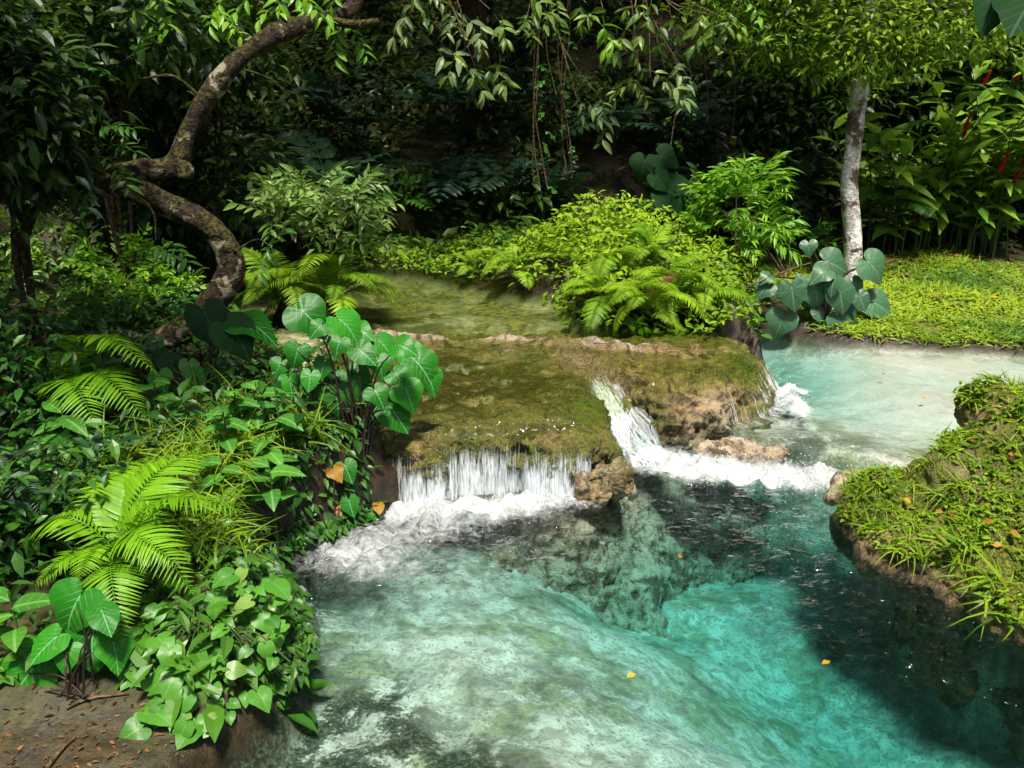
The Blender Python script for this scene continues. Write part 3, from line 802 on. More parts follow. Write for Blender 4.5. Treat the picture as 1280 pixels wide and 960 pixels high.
# ---------------------------------------------------------------- leaf and bark materials
def leaf_mat(name, dark, light, rough=.42, spec=.4, trans=.3, vein=0.0, vcol=(.35, .5, .2), rv=.5, spots=0.0, tcol=None):
    t = NT(name)
    oi = t.N('ObjectInfo').outputs['Random']
    f = t.math('ADD', t.attr('tint'), t.math('MULTIPLY', t.math('SUBTRACT', oi, .5), rv), clamp=True)
    c = t.mix(f, dark, light)
    if spots:
        pos = t.N('NewGeometry').outputs['Position']
        c = t.mix(t.rng(t.noise(pos, 22, 3, .6), .62, .72, 0, spots), c, (.30, .26, .02))
    if vein:
        uv = t.N('UVMap').outputs[0]
        sp = t.N('SeparateXYZ'); t.L(uv, sp.inputs[0])
        au = t.math('ABSOLUTE', t.math('SUBTRACT', sp.outputs[0], .5))
        mid = t.rng(au, .006, .03, 1, 0)
        fr = t.math('FRACT', t.math('MULTIPLY', t.math('SUBTRACT', sp.outputs[1], t.math('MULTIPLY', au, 1.0)), 4.6))
        lat = t.math('MULTIPLY', t.rng(t.math('ABSOLUTE', t.math('SUBTRACT', fr, .5)), .0, .07, 1, 0), t.rng(au, .0, .5, .9, .1))
        c = t.mix(t.math('MULTIPLY', t.math('MAXIMUM', mid, lat), vein), c, vcol)
    d = t.pbr(c, rough, spec)
    tr = t.N('BsdfTranslucent')
    if tcol: tr.inputs[0].default_value = (*tcol, 1)
    else: t.L(t.mix(.5, c, light), tr.inputs[0])
    return t.done(mixsh(t, trans, d, tr.outputs[0]))
ML = dict(
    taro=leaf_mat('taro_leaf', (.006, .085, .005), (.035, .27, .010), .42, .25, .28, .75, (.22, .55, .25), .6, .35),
    taro_dark=leaf_mat('shaded_taro_leaf', (.004, .022, .006), (.014, .06, .012), .65, .12, .15, .5, (.06, .14, .07), .5),  # darker copy of the taro leaf, shade put into its colour
    taro_far=leaf_mat('grey_green_taro_leaf', (.022, .08, .035), (.07, .18, .08), .42, .45, .18, .6, (.25, .38, .25), .5),  # grey-green tone carries the sky reflection in the base colour
    taro_yellow=leaf_mat('yellowed_taro_leaf', (.22, .09, .008), (.40, .24, .015), .5, .3, .3, .4, (.5, .4, .1), .5),
    fern=leaf_mat('fern_frond', (.06, .20, .005), (.26, .52, .012), .45, .35, .35, 0, rv=.25),
    fern_mid=leaf_mat('bank_fern_frond', (.05, .16, .006), (.30, .48, .02), .5, .3, .35, 0, rv=.45),
    fern_dark=leaf_mat('shaded_fern_frond', (.008, .03, .014), (.03, .08, .032), .45, .4, .2, 0, rv=.5),  # darker fern colour that holds the forest shade
    vine=leaf_mat('vine_leaf', (.018, .11, .015), (.11, .34, .025), .42, .4, .32, .5, (.25, .48, .15), .55),
    shrub=leaf_mat('shrub_leaf', (.05, .15, .02), (.28, .42, .09), .4, .45, .3, .3, (.3, .42, .18), .35),
    bright=leaf_mat('bright_shrub_leaf', (.04, .17, .008), (.24, .46, .02), .42, .4, .33, 0, rv=.3),
    cover=leaf_mat('ground_cover_leaf', (.03, .12, .004), (.30, .46, .012), .5, .3, .33, 0, rv=0),
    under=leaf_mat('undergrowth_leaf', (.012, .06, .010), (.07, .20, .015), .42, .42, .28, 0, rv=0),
    deep=leaf_mat('forest_leaf', (.006, .028, .007), (.10, .19, .02), .42, .42, .25, 0, rv=0),  # dark leaf colour with forest shade put into it
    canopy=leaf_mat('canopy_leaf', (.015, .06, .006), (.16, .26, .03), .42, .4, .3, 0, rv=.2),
    crown_lit=leaf_mat('sunlit_crown_leaf', (.03, .11, .008), (.28, .42, .03), .42, .4, .35, 0, rv=.2),  # brighter copy of the canopy leaf, sunlight mixed into the colour
    grey=leaf_mat('dusty_leaf', (.05, .11, .03), (.22, .31, .10), .45, .4, .25, .2, (.3, .36, .2), .4),
    ginger=leaf_mat('ginger_leaf', (.03, .14, .012), (.30, .48, .03), .36, .5, .3, .35, (.3, .45, .15), .6),
    grass=leaf_mat('grass_blade', (.05, .15, .005), (.30, .42, .015), .5, .3, .35, 0, rv=0),
    fallen=leaf_mat('fallen_leaf', (.20, .07, .01), (.55, .32, .02), .55, .3, .15, .2, (.4, .25, .05), .9),
    litter=leaf_mat('dry_leaf', (.03, .014, .005), (.26, .13, .045), .6, .25, .1, 0, rv=0),
)
def bark_mat(name, c0, c1, moss=.6, mosscol=((.02, .025, .003), (.16, .13, .012)), patch=None, psz=6.0):
    t = NT(name)
    g = t.N('NewGeometry'); pos = g.outputs['Position']
    n1 = t.noise(pos, psz, 4, .6, .3); n2 = t.noise(pos, 34, 4, .65)
    c = t.mix(t.rng(n2, .35, .68), c0, c1)
    if patch: c = t.mix(t.rng(t.noise(pos, psz * 1.4, 3, .55, .5), .54, .62), c, patch)
    sx = t.N('SeparateXYZ'); t.L(g.outputs['Normal'], sx.inputs[0])
    mk = t.math('ADD', n1, t.math('MULTIPLY', sx.outputs[2], .16))
    m = t.math('MULTIPLY', t.rng(mk, .50, .60), moss)
    c = t.mix(m, c, t.mix(t.rng(n2, .38, .66), *mosscol))
    nb = t.bump(t.math('ADD', n2, t.math('MULTIPLY', m, .5)), .9, .03)
    return t.done(t.pbr(c, .8, .25, nb))
MB_CURVED = bark_mat('mossy_bark', (.008, .006, .004), (.055, .034, .017), .97, ((.004, .005, .002), (.085, .072, .010)), (.26, .23, .15), 5.5)
MB_PALE = bark_mat('pale_grey_bark', (.40, .36, .34), (.85, .81, .79), .92, ((.035, .018, .012), (.16, .085, .05)), (.92, .90, .89), 4.5)
MB_DARK = bark_mat('dark_bark', (.02, .014, .008), (.09, .06, .035), .6)
MB_STEM = leaf_mat('green_stem', (.03, .06, .012), (.07, .12, .02), .5, .35, .0)
MB_PETIOLE = leaf_mat('dark_petiole', (.015, .010, .012), (.05, .025, .02), .4, .4, .0)
MB_TWIG = bark_mat('twig_bark', (.06, .04, .022), (.22, .15, .09), .2)

HEARTS = [heart_mesh('taro_blade_%d' % i, wide=.60 + .05 * i, droop=.25 + .12 * i, cup=.06 + .05 * (i % 2), seed=i) for i in range(4)]
VHEARTS = [heart_mesh('vine_blade_%d' % i, K=28, rings=3, wide=.60 + .04 * i, droop=.2 + .12 * i, cup=.12, notch=.22, lobe=.66, seed=9 + i) for i in range(3)]
VARIANT = {}
def with_mat(me, mat):
    key = (me.name, mat.name)
    if key not in VARIANT:
        m = me.copy(); m.materials.clear(); m.materials.append(mat); VARIANT[key] = m
    return VARIANT[key]

CAMP = np.array([0, 0, CAMZ])
def add_heart(root, at, tip, mat, size=None, face=.5, meshes=HEARTS, name='leaf', parent=None):
    """a heart-shaped blade hung at `at`, its tip towards `tip`; face: how far it turns from the sky towards open water"""
    at, tip = np.asarray(at, float), np.asarray(tip, float)
    d = tip - at; L = np.linalg.norm(d) if size is None else size
    upv = np.array([0, 0, 1.]) * (1 - face) + nrm(CAMP - at) * face + rng.normal(0, .12, 3)
    R = frames(d[None], upv[None])[0]
    me = with_mat(meshes[int(rng.integers(len(meshes)))], mat)
    return link(name, me, None, parent or root, local(root, mat4(R, at, L)))
def add_petiole(root, base, at, rad=.007, sag=.06, mat=MB_PETIOLE, name='petiole'):
    base, at = np.asarray(base, float), np.asarray(at, float)
    mid = base * .45 + at * .55; mid[2] += np.linalg.norm(at - base) * .16; mid[:2] = base[:2] * .62 + at[:2] * .38
    p = catmull([base, mid, at], 6)
    V, F = tube(p - np.array(root.location), np.linspace(rad * 1.5, rad * .6, len(p)), 5, cap=False)
    return link(name, mesh_from(name, V, F, np.zeros((len(V), 2)), {'tint': np.full(len(V), .4)}), mat, root)
def taro(label, base, leaves, mat, Y0, group=None, rad=.008, face=.55, jit=.12, scale=1.0, name='taro_plant'):
    """leaves: (attach px, py, tip px, py, material key or None[, Y])"""
    root = thing(name, label, 'taro plant', base, group)
    for lf in leaves:
        m = ML[lf[4]] if len(lf) > 4 and lf[4] else mat
        Y = lf[5] if len(lf) > 5 else Y0 + rng.uniform(-jit, jit)
        at = PY(lf[0], lf[1], Y)
        tip = PY(lf[2], lf[3], Y - .06)
        # a little of the length is lost to the tilt towards the sky
        L = np.linalg.norm(tip - at) * 1.15 * scale
        if L < .05: L = .05
        b = np.array(base) + np.append(rng.normal(0, .03, 2), 0)
        pe = add_petiole(root, b, at, rad)
        add_heart(root, at, tip, m, L, face * rng.uniform(.75, 1.15), parent=pe)
    return root

# ---------------------------------------------------------------- sprays, shrubs, ferns
def spray_mesh(name, n=9, leaf=.34, w=.36, droop=.25, seed=0, curve=.25, whorl=False, tip=True, fold=.3, segs=4, stem=.012):
    """twig of length 1 along +y with alternate leaves"""
    g = np.random.default_rng(seed)
    s = np.linspace(0, 1, 8)
    C = np.stack([.08 * np.sin(s * 3 + g.random() * 6), s, -curve * s ** 2], -1)
    a = Acc(); tube_acc(a, C, np.linspace(stem, stem * .35, 8), 4, .1)
    T = nrm(np.gradient(C, axis=0)); tpl = leaf_t(w, segs, fold, droop, .42)
    if whorl: ss = np.concatenate([g.uniform(.3, .7, n // 3), g.uniform(.92, 1, n - n // 3)])
    else: ss = np.linspace(.15, .98, n)
    for i, q in enumerate(ss):
        c = np.array([np.interp(q, s, C[:, k]) for k in range(3)]); t = np.array([np.interp(q, s, T[:, k]) for k in range(3)])
        ang = (i % 2) * math.pi + g.normal(0, .5) if not whorl else i * 2.4 + g.normal(0, .3)
        side = np.array([math.cos(ang), 0, math.sin(ang) * .6])
        d = nrm(t * (.55 if q < .9 else .9) + side * .85 + g.normal(0, .12, 3))
        up = np.array([0, 0, 1.]) + g.normal(0, .25, 3)
        a.add(tpl, frames(d[None], up[None]) * (leaf * g.uniform(.75, 1.15) * (1 - .25 * (q > .93))), c[None], np.clip(g.normal(.5, .2), 0, 1))
    return a.mesh(name, False)
SPR = dict(
    a=[spray_mesh('spray_a%d' % i, 9, .42, .36, .3, i) for i in range(4)],
    w=[spray_mesh('spray_w%d' % i, 11, .55, .34, .35, 20 + i, whorl=True) for i in range(4)],
    n=[spray_mesh('spray_n%d' % i, 12, .5, .22, .35, 40 + i) for i in range(4)],
    s=[spray_mesh('spray_s%d' % i, 12, .26, .45, .2, 60 + i) for i in range(4)],
)
def shrub(name, label, cat, base, blobs, n, kind, mat, size, stem_mat=MB_TWIG, group=None, up=.5, stems=7, srad=.012, seed=0, mats2=None, outw=1.0, sname='leaf_spray'):
    """blobs: ellipsoids ((x,y,z),(rx,ry,rz)) that the leaf sprays fill, mostly towards their skin"""
    g = np.random.default_rng(seed + 100)
    root = thing(name, label, cat, base, group)
    base = np.array(base, float)
    vol = np.array([b[1][0] * b[1][1] * b[1][2] for b in blobs]) ** .67; vol /= vol.sum()
    acc = Acc()
    ends = []
    for i in range(n):
        b = blobs[g.choice(len(blobs), p=vol)]
        v = nrm(g.normal(0, 1, 3)); v[2] = v[2] if v[2] > -.45 else -v[2]
        r = g.uniform(.55, 1.0)
        p = np.array(b[0]) + v * r * np.array(b[1])
        d = nrm(nrm(v * np.array([1, 1, .7])) * outw + np.array([0, 0, up]) + g.normal(0, .3, 3))
        L = size * g.uniform(.7, 1.25)
        R = frames(d[None], (np.array([0, 0, 1.]) + g.normal(0, .2, 3))[None])[0]
        m = mat if mats2 is None or g.random() > .3 else mats2
        link(sname, with_mat(SPR[kind][int(g.integers(4))], m), None, root, local(root, mat4(R, p - d * L * .4, L)))
        ends.append(p - d * L * .4)
    ends = np.array(ends)
    for k in range(stems):
        e = ends[int(g.integers(len(ends)))]
        b0 = base + np.append(g.normal(0, .04, 2), -.03)
        mid = b0 * .5 + e * .5; mid[2] += .1 * np.linalg.norm(e - b0); mid[:2] = b0[:2] * .6 + e[:2] * .4
        tube_acc(acc, catmull([b0, mid, e], 6) - base, np.linspace(srad, srad * .3, 13), 5)
    link('stems', acc.mesh('stems', True), stem_mat, root)
    return root
FR = dict(
    sword=[frond_mesh('frond_sword_%d' % i, 32, .14 + .10 * i, .30, .115, .30, .35, .08, seed=i) for i in range(4)],
    bank=[frond_mesh('frond_bank_%d' % i, 32, .18 + .08 * i, .25, .15, .35, .3, .12, seed=10 + i) for i in range(4)],
    broad=[frond_mesh('frond_broad_%d' % i, 9, .16 + .07 * i, .34, .36, .25, .35, .2, lobes=True, seed=30 + i) for i in range(3)],
)
def frond_at(root, base, tip, kind, mat, k=None, lean=None, g=rng):
    base, tip = np.asarray(base, float), np.asarray(tip, float)
    d = tip - base; L = np.linalg.norm(d)
    u = np.array([0, 0, 1.]) if lean is None else np.asarray(lean, float)
    if abs(nrm(d) @ nrm(u)) > .96: u = u + np.array([0, -.6, 0])
    R = frames(d[None], (u + g.normal(0, .1, 3))[None])[0]
    me = FR[kind][int(g.integers(len(FR[kind]))) if k is None else k]
    if kind == 'bank' and g.random() < .012: mat = ML['litter']
    return link('frond', with_mat(me, mat), None, root, local(root, mat4(R, base, L)))
def fern(label, base, n, L, kind, mat, group=None, elev=(.1, .9), az=None, seed=0, name='fern', droop=.0):
    g = np.random.default_rng(seed + 500)
    root = thing(name, label, 'fern', base, group)
    base = np.array(base, float)
    for i in range(n):
        a = (2 * math.pi * i / n + g.normal(0, .25)) if az is None else g.uniform(*az)
        e = g.uniform(*elev); l = L * g.uniform(.75, 1.15)
        tip = base + l * np.array([math.cos(a) * math.cos(e), math.sin(a) * math.cos(e), math.sin(e) - droop * g.random()])
        frond_at(root, base + np.append(g.normal(0, .02, 2), 0), tip, kind, mat, g=g)
    return root

# ---------------------------------------------------------------- trees
LT_S = leaf_t(.42, 3, .3, .25, .42); LT_N = leaf_t(.28, 3, .3, .35, .4); LT_T = leaf_t(.5, 2, .25, .15, .45)
def cloud(acc, blobs, n, tpl, size, g, tint=(.5, .2), skin=.5, flat=.7, per=7, clump=.16, droop=.25):
    """n leaves in small clumps spread through ellipsoids, more of them towards the skin"""
    vol = np.array([b[1][0] * b[1][1] * b[1][2] for b in blobs]) ** .67; vol /= vol.sum()
    m = max(1, n // per)
    k = g.choice(len(blobs), m, p=vol)
    C = np.array([b[0] for b in blobs])[k]; R = np.array([b[1] for b in blobs])[k]
    v = nrm(g.normal(0, 1, (m, 3))); r = g.uniform(skin ** 3, 1.1, m) ** (1 / 3.)
    cc = C + v * R * r[:, None] * (1 + .25 * fbm(C * 3 + v * 2.2, 1.0, 2)[:, None])
    ct = np.clip(g.normal(tint[0], tint[1], m), 0, 1)
    P_ = np.repeat(cc, per, 0) + g.normal(0, clump, (m * per, 3)) * np.array([1, 1, .6])
    d = nrm(g.normal(0, 1, (m * per, 3)) * np.array([1, 1, .45]) + np.repeat(v, per, 0) * .5 - np.array([0, 0, droop]))
    up = nrm(g.normal(0, 1 - flat, (m * per, 3)) + np.array([0, 0, 1.]))
    s = size * g.uniform(.6, 1.3, m * per)
    acc.add(tpl, frames(d, up) * s[:, None, None], P_, np.clip(np.repeat(ct, per) + g.normal(0, .1, m * per), 0, 1))
def tree(name, label, base, path, r0, r1, bark, blobs, n, tpl, size, mat, seed, tint=(.5, .2), group=None, rough=.12, limbs=True, **kw):
    g = np.random.default_rng(seed)
    root = thing(name, label, 'tree', base, group)
    b = np.array(base, float)
    p = catmull(path, 10)
    V, F = tube(p - b, np.linspace(r0, r1, len(p)), 14, rough)
    link('trunk', mesh_from('trunk', V, F), bark, root)
    if limbs:
        for q in blobs:
            s = p[int(len(p) * g.uniform(.7, .95))]
            e = np.array(q[0]); mid = (s + e) / 2 + np.array([0, 0, .25])
            V, F = tube(catmull([s, mid, e], 6) - b, np.linspace(r1 * .6, .015, 13), 7, .1)
            link('limb', mesh_from('limb', V, F), bark, root)
    a = Acc(); cloud(a, [(np.array(c) - b, r) for c, r in blobs], n, tpl, size, g, tint, **kw)
    link('crown', a.mesh('crown'), mat, root)
    return root

# the old tree that leans over the stream on the left bank
cb = PY(196, 436, 5.9)
ct_ = thing('curved_tree', 'old mossy tree with a looping trunk and arched limb on the left bank', 'tree', cb)
b_ = np.array(cb)
def limb(root, name, pts, rad, mat, sides=18, rough=.26, rsc=4.2, n=12):
    rad = [q * .72 for q in rad] if root.name.startswith('curved') else rad
    p = catmull(pts, n); r = np.interp(np.linspace(0, 1, len(p)), np.linspace(0, 1, len(rad)), rad)
    V, F = tube(p - np.array(root.location), r, sides, rough, rsc)
    return link(name, mesh_from(name, V, F), mat, root)
limb(ct_, 'trunk', [PY(150, 452, 5.75), PY(205, 428, 5.85), PY(262, 382, 5.95), PY(290, 338, 6.0), PY(272, 292, 6.0), PY(215, 258, 5.95), PY(150, 232, 5.85), PY(70, 228, 5.8), PY(-60, 240, 5.8)],
     [.12, .13, .12, .125, .115, .11, .12, .13, .14], MB_CURVED)
limb(ct_, 'limb', [PY(120, 218, 5.82), PY(180, 212, 5.9), PY(218, 206, 5.95), PY(236, 165, 6.0), PY(278, 95, 6.1), PY(335, 48, 6.25), PY(400, 25, 6.4), PY(440, 8, 6.5), PY(450, -60, 6.6), PY(440, -220, 6.7)],
     [.07, .085, .10, .085, .09, .09, .085, .08, .075, .06], MB_CURVED)
limb(ct_, 'limb', [PY(405, 24, 6.4), PY(440, 30, 6.4), PY(474, 27, 6.42)], [.06, .045, .03], MB_CURVED, 10)
limb(ct_, 'limb', [PY(218, 200, 5.95), PY(231, 213, 5.93), PY(232, 222, 5.92)], [.08, .08, .075], MB_CURVED, 12)
limb(ct_, 'root', [PY(50, 408, 5.6), PY(110, 432, 5.6), PY(170, 436, 5.7), PY(215, 428, 5.8)], [.03, .035, .04, .06], MB_CURVED, 10)
limb(ct_, 'root', [PY(60, 402, 5.9), PY(105, 418, 5.8), PY(160, 415, 5.75), PY(190, 432, 5.8)], [.018, .022, .02, .03], MB_TWIG, 8)
for q, rr in ([[(250, 120, 6.05), (215, 95, 6.0), (170, 100, 5.9)], .018], [[(120, 215, 5.85), (95, 185, 5.8), (60, 165, 5.7)], .03], [[(95, 185, 5.8), (118, 170, 5.75), (135, 158, 5.7)], .012], [[(160, 236, 5.85), (190, 262, 5.75), (195, 300, 5.7)], .012], [[(285, 320, 5.95), (318, 300, 5.9), (335, 305, 5.9)], .012], [[(300, 85, 6.15), (340, 100, 6.1), (372, 132, 6.1)], .008], [[(230, 400, 5.85), (250, 440, 5.8), (246, 470, 5.8)], .02], [[(20, 330, 5.6), (40, 270, 5.6), (70, 232, 5.75)], .05]):
    limb(ct_, 'branch', [PY(*u) for u in q], [rr, rr * .8, rr * .5], MB_CURVED, 8, .2, 8.0, 6)
for (px, py, Y) in [(70, 150, 5.6), (135, 155, 5.7), (165, 102, 5.9), (110, 190, 5.7), (150, 205, 5.75), (195, 300, 5.7), (335, 305, 5.9), (100, 235, 5.7), (140, 175, 5.75), (60, 205, 5.6)]:
    for q in range(2):
        p = PY(px, py, Y) + rng.normal(0, .06, 3); d = nrm(np.array([rng.normal(0, .7), -.4, rng.normal(.1, .4)]))
        link('leaf_spray', with_mat(SPR['a'][int(rng.integers(4))], ML['under']), None, ct_, local(ct_, mat4(frames(d[None], np.array([[0, -.3, 1.]]))[0], p, .24)))
a = Acc(); g = np.random.default_rng(11)
cloud(a, [(np.array(c) - b_, r) for c, r in [((-2.1, 3.6, 4.2), (.9, .5, .5)), ((-3.7, 3.9, 4.2), (1.1, .8, .6)), ((-3.4, 8.1, 4.8), (1.3, 1.0, .6)), ((-5.2, 5.2, 4.3), (1.3, 1.6, 1.0))]], 11500, LT_S, .16, g, (.45, .2))
link('crown', a.mesh('crown'), ML['canopy'], ct_)  # unseen leaf masses placed overhead to shade the left side
for (px, py, Y) in [(340, 8, 6.3), (365, 22, 6.4), (395, 5, 6.2), (300, 5, 6.5), (268, 12, 6.6), (420, 52, 6.5), (445, 45, 6.6), (200, 8, 6.4), (182, 18, 6.5), (350, -8, 6.3), (415, -5, 6.4), (285, 20, 6.4), (375, 2, 6.5)]:
    p = PY(px, py, Y); d = nrm(np.array([rng.normal(0, .7), -.3, -.5]))
    link('leaf_spray', with_mat(SPR['a'][int(rng.integers(4))], ML['bright']), None, ct_, local(ct_, mat4(frames(d[None], np.array([[0, -.3, 1.]]))[0], p - d * .12, .26)))

# the pale tree on the lawn
pb = PY(1068, 342, 9.35); pb[2] = GH(pb[0], pb[1])
pt = tree('pale_trunk_tree', 'slender tree with blotched pale grey trunk at the edge of the lawn', pb,
     [pb - np.array([0, 0, .1]), PY(1066, 300, 9.35), PY(1062, 235, 9.35), PY(1068, 165, 9.33), PY(1078, 85, 9.3), PY(1088, 10, 9.3), PY(1090, -80, 9.3)], 0.098, .075, MB_PALE,
     [(PY(1080, 35, 9.2), (.8, .6, .40)), (PY(975, 28, 9.4), (.75, .5, .42)), (PY(1180, 20, 9.3), (.8, .6, .40)), (PY(1040, 60, 9.1), (.5, .4, .28)), (PY(1120, 70, 9.3), (.4, .4, .25)), (PY(1040, -50, 9.4), (.9, .7, .4)), (PY(1230, 35, 9.5), (.6, .4, .3)), (PY(920, 0, 9.6), (.6, .5, .35))],
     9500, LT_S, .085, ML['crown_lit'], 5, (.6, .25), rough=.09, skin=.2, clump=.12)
# forest trees on the slope, their crowns closing over it
FT = [(-6.5, 12.5), (-3.2, 13.6), (-.4, 12.9), (2.6, 13.4), (5.6, 13.0), (8.8, 12.4)]
FL = ['forest tree high on the slope behind the looping tree', 'forest tree on the dark slope above the leafy islet shrub', 'forest tree on the dark slope straight above the upper pool',
      'forest tree on the dark slope above the bright shrub', 'forest tree on the dark slope behind the pale tree', 'forest tree standing behind the red ginger']
for i, (x, y) in enumerate(FT):
    z = GH(x, y); g = np.random.default_rng(50 + i)
    top = np.array([x + g.normal(0, .3), y - .4, z + 4.2])
    back = 1.9 if x > 4 else 0
    bl = [((x + g.normal(0, .3), back + 10.2 + g.uniform(-.2, .5), 5.0 + g.uniform(-.3, .3)), (2.0, 1.5, .9)), ((x + g.normal(0, .5), 12.6, 6.4), (2.3, 1.9, 1.1)), ((x + g.normal(0, .5), 15.2, 8.4), (2.3, 1.9, 1.1)),
          ((x + g.uniform(-1, 1), 9.4 + back * 1.2, 4.3 + g.uniform(0, .3)), (1.2, .7, .55))]
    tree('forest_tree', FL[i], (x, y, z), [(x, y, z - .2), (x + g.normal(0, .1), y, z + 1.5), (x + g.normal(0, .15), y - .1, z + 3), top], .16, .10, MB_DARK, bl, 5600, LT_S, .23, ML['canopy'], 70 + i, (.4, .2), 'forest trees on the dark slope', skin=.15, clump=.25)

# leafy branches that hang from the canopy into the light
HB = [(500, 15, 8.6, 'grey', 'w'), (520, 8, 8.7, 'grey', 'w'), (565, 60, 8.8, 'grey', 'w'), (588, 45, 8.7, 'grey', 'w'), (600, 75, 8.7, 'grey', 'w'), (575, 82, 8.8, 'canopy', 'w'), (596, 100, 8.9, 'canopy', 'w'), (560, 30, 8.9, 'grey', 'a'),
      (625, 20, 8.8, 'canopy', 'w'), (672, 10, 8.7, 'canopy', 'w'), (690, 22, 8.7, 'canopy', 'a'), (735, 18, 8.6, 'canopy', 'w'), (760, 30, 8.7, 'bright', 'w'), (780, 25, 8.6, 'canopy', 'w'), (735, 135, 8.9, 'grey', 'w'), (748, 140, 8.9, 'grey', 'a'),
      (785, 95, 9.0, 'canopy', 'w'), (800, 78, 9.1, 'canopy', 'a'), (825, 105, 9.0, 'grey', 'w'), (845, 95, 9.0, 'grey', 'w'), (855, 115, 9.1, 'grey', 'a'), (840, 25, 8.8, 'canopy', 'w'), (875, 30, 8.9, 'canopy', 'w'), (900, 35, 8.9, 'canopy', 'a'), (930, 25, 8.9, 'bright', 'a'), (960, 45, 9.0, 'canopy', 'a'),
      (808, 12, 8.8, 'canopy', 'w'), (655, 32, 8.9, 'canopy', 'a'), (540, 8, 8.7, 'canopy', 'a')]
HG = {}
for i, (px, py, Y, m, k) in enumerate(HB):
    j = px // 130
    if j not in HG:
        top = PY(px, -60, Y + .4)
        HG[j] = thing('hanging_branch', {3: 'grey leaved branch hanging from the canopy next to the arched limb tip', 4: 'dusty whorled branch hanging over the dark slope at centre', 5: 'yellow green branch hanging beside the long lianas',
              6: 'thin bare branch ending in pale leaves above the big dark taro', 7: 'bright hanging branch at the top next to the pale tree crown'}[j], 'branch', top, 'branches hanging from the canopy')
    root = HG[j]; p = PY(px, py, Y); top = np.array(root.location)
    d = nrm(np.array([rng.normal(0, .6), -.35, -.55]))
    mid = (p + top) / 2 + rng.normal(0, .1, 3)
    aa = Acc(); tube_acc(aa, catmull([top * 0, (mid - top), p - top - d * .12], 6), np.linspace(.010, .004, 13), 5)
    tw = link('twig', aa.mesh('twig', True), MB_TWIG, root)
    for q in range(2):
        dd = nrm(d + rng.normal(0, .35, 3)); pp = p + rng.normal(0, .07, 3)
        link('leaf_spray', with_mat(SPR[k][int(rng.integers(4))], ML[m]), None, tw, local(root, mat4(frames(dd[None], np.array([[0, -.4, 1.]]))[0], pp - dd * .12, .30 * rng.uniform(.8, 1.2))))
# lianas
for i, (x0, x1, y1, Y, lab) in enumerate([(668, 680, 232, 9.9, 'leafy liana rope hanging down to the ground cover'), (708, 714, 215, 10.0, 'second long liana hanging to the right of the leafy rope'), (690, 692, 120, 9.8, 'short thin liana between the two long ones'),
                                  (893, 880, 150, 9.9, 'curled liana hanging in the darkest gap'), (918, 912, 175, 10.0, 'straight dark liana hanging in the gap before the pale tree'), (838, 842, 190, 9.6, 'liana with green leaves hanging above the big dark taro')]):
    top = PY(x0, -30, Y); bot = PY(x1, y1, Y)
    root = thing('liana', lab, 'liana', top, 'lianas in front of the dark slope')
    aa = Acc()
    for s in range(3 if i < 2 else 1):
        o = rng.normal(0, .03, 3)
        pts = [top + (bot - top) * t + o * 1.4 + np.array([.06 * math.sin(t * 5 + i + s), .03 * math.cos(t * 7 + s), 0]) for t in np.linspace(0, 1, 8)]
        tube_acc(aa, catmull(pts, 4) - top, .008 if i < 2 else .006, 5)
    link('stem', aa.mesh('stem', True), MB_TWIG, root)
    if i in (0, 1, 5):
        for t in np.linspace(.25, 1, 12):
            p = top + (bot - top) * t + rng.normal(0, .04, 3); d = nrm(np.array([rng.normal(), rng.normal() - .5, -.3]))
            link('leaf_spray', with_mat(SPR['s'][int(rng.integers(4))], ML['under'] if i else ML['vine']), None, root, local(root, mat4(frames(d[None], np.array([[0, 0, 1.]]))[0], p, .16)))

# ---------------------------------------------------------------- the dark slope
g = np.random.default_rng(23)
a = Acc()
n = 46000
x = g.uniform(-9, 9, n); y = g.uniform(9.9, 17, n)
keep = (fbm2(x, y, .9, 3, seed=80) > -.6) & ~((x > 2.9) & (y < 10.6))
x, y = x[keep], y[keep]; n = len(x)
z = ground_h(x, y) + g.random(n) ** 1.5 * (.45 + .3 * fbm2(x, y, .8, 2, seed=81))
d = nrm(np.stack([g.normal(0, 1, n), g.normal(-.5, 1, n), g.normal(-.1, .5, n)], -1)); up = nrm(np.stack([g.normal(0, .4, n), g.normal(-.3, .4, n), np.ones(n)], -1))
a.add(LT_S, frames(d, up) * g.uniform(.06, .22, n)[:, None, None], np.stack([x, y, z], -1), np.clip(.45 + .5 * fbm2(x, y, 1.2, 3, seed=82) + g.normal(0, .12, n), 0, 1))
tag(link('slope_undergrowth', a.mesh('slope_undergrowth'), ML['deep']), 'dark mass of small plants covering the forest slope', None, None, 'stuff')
a = Acc(); n = 4500
x = g.uniform(-8, 9, n); y = g.uniform(9.6, 15, n)
z = ground_h(x, y) + .02
a.add(LT_S, frames(nrm(np.stack([g.normal(0, 1, n), g.normal(0, 1, n), g.normal(0, .3, n)], -1)), nrm(np.stack([g.normal(0, .3, n), g.normal(-.5, .3, n), np.ones(n)], -1))) * g.uniform(.06, .15, n)[:, None, None], np.stack([x, y, z], -1), np.clip(g.beta(1.2, 2.5, n), 0, 1))
tag(link('leaf_litter', a.mesh('leaf_litter'), ML['litter']), 'brown dead leaves lying on the forest slope', None, None, 'stuff')
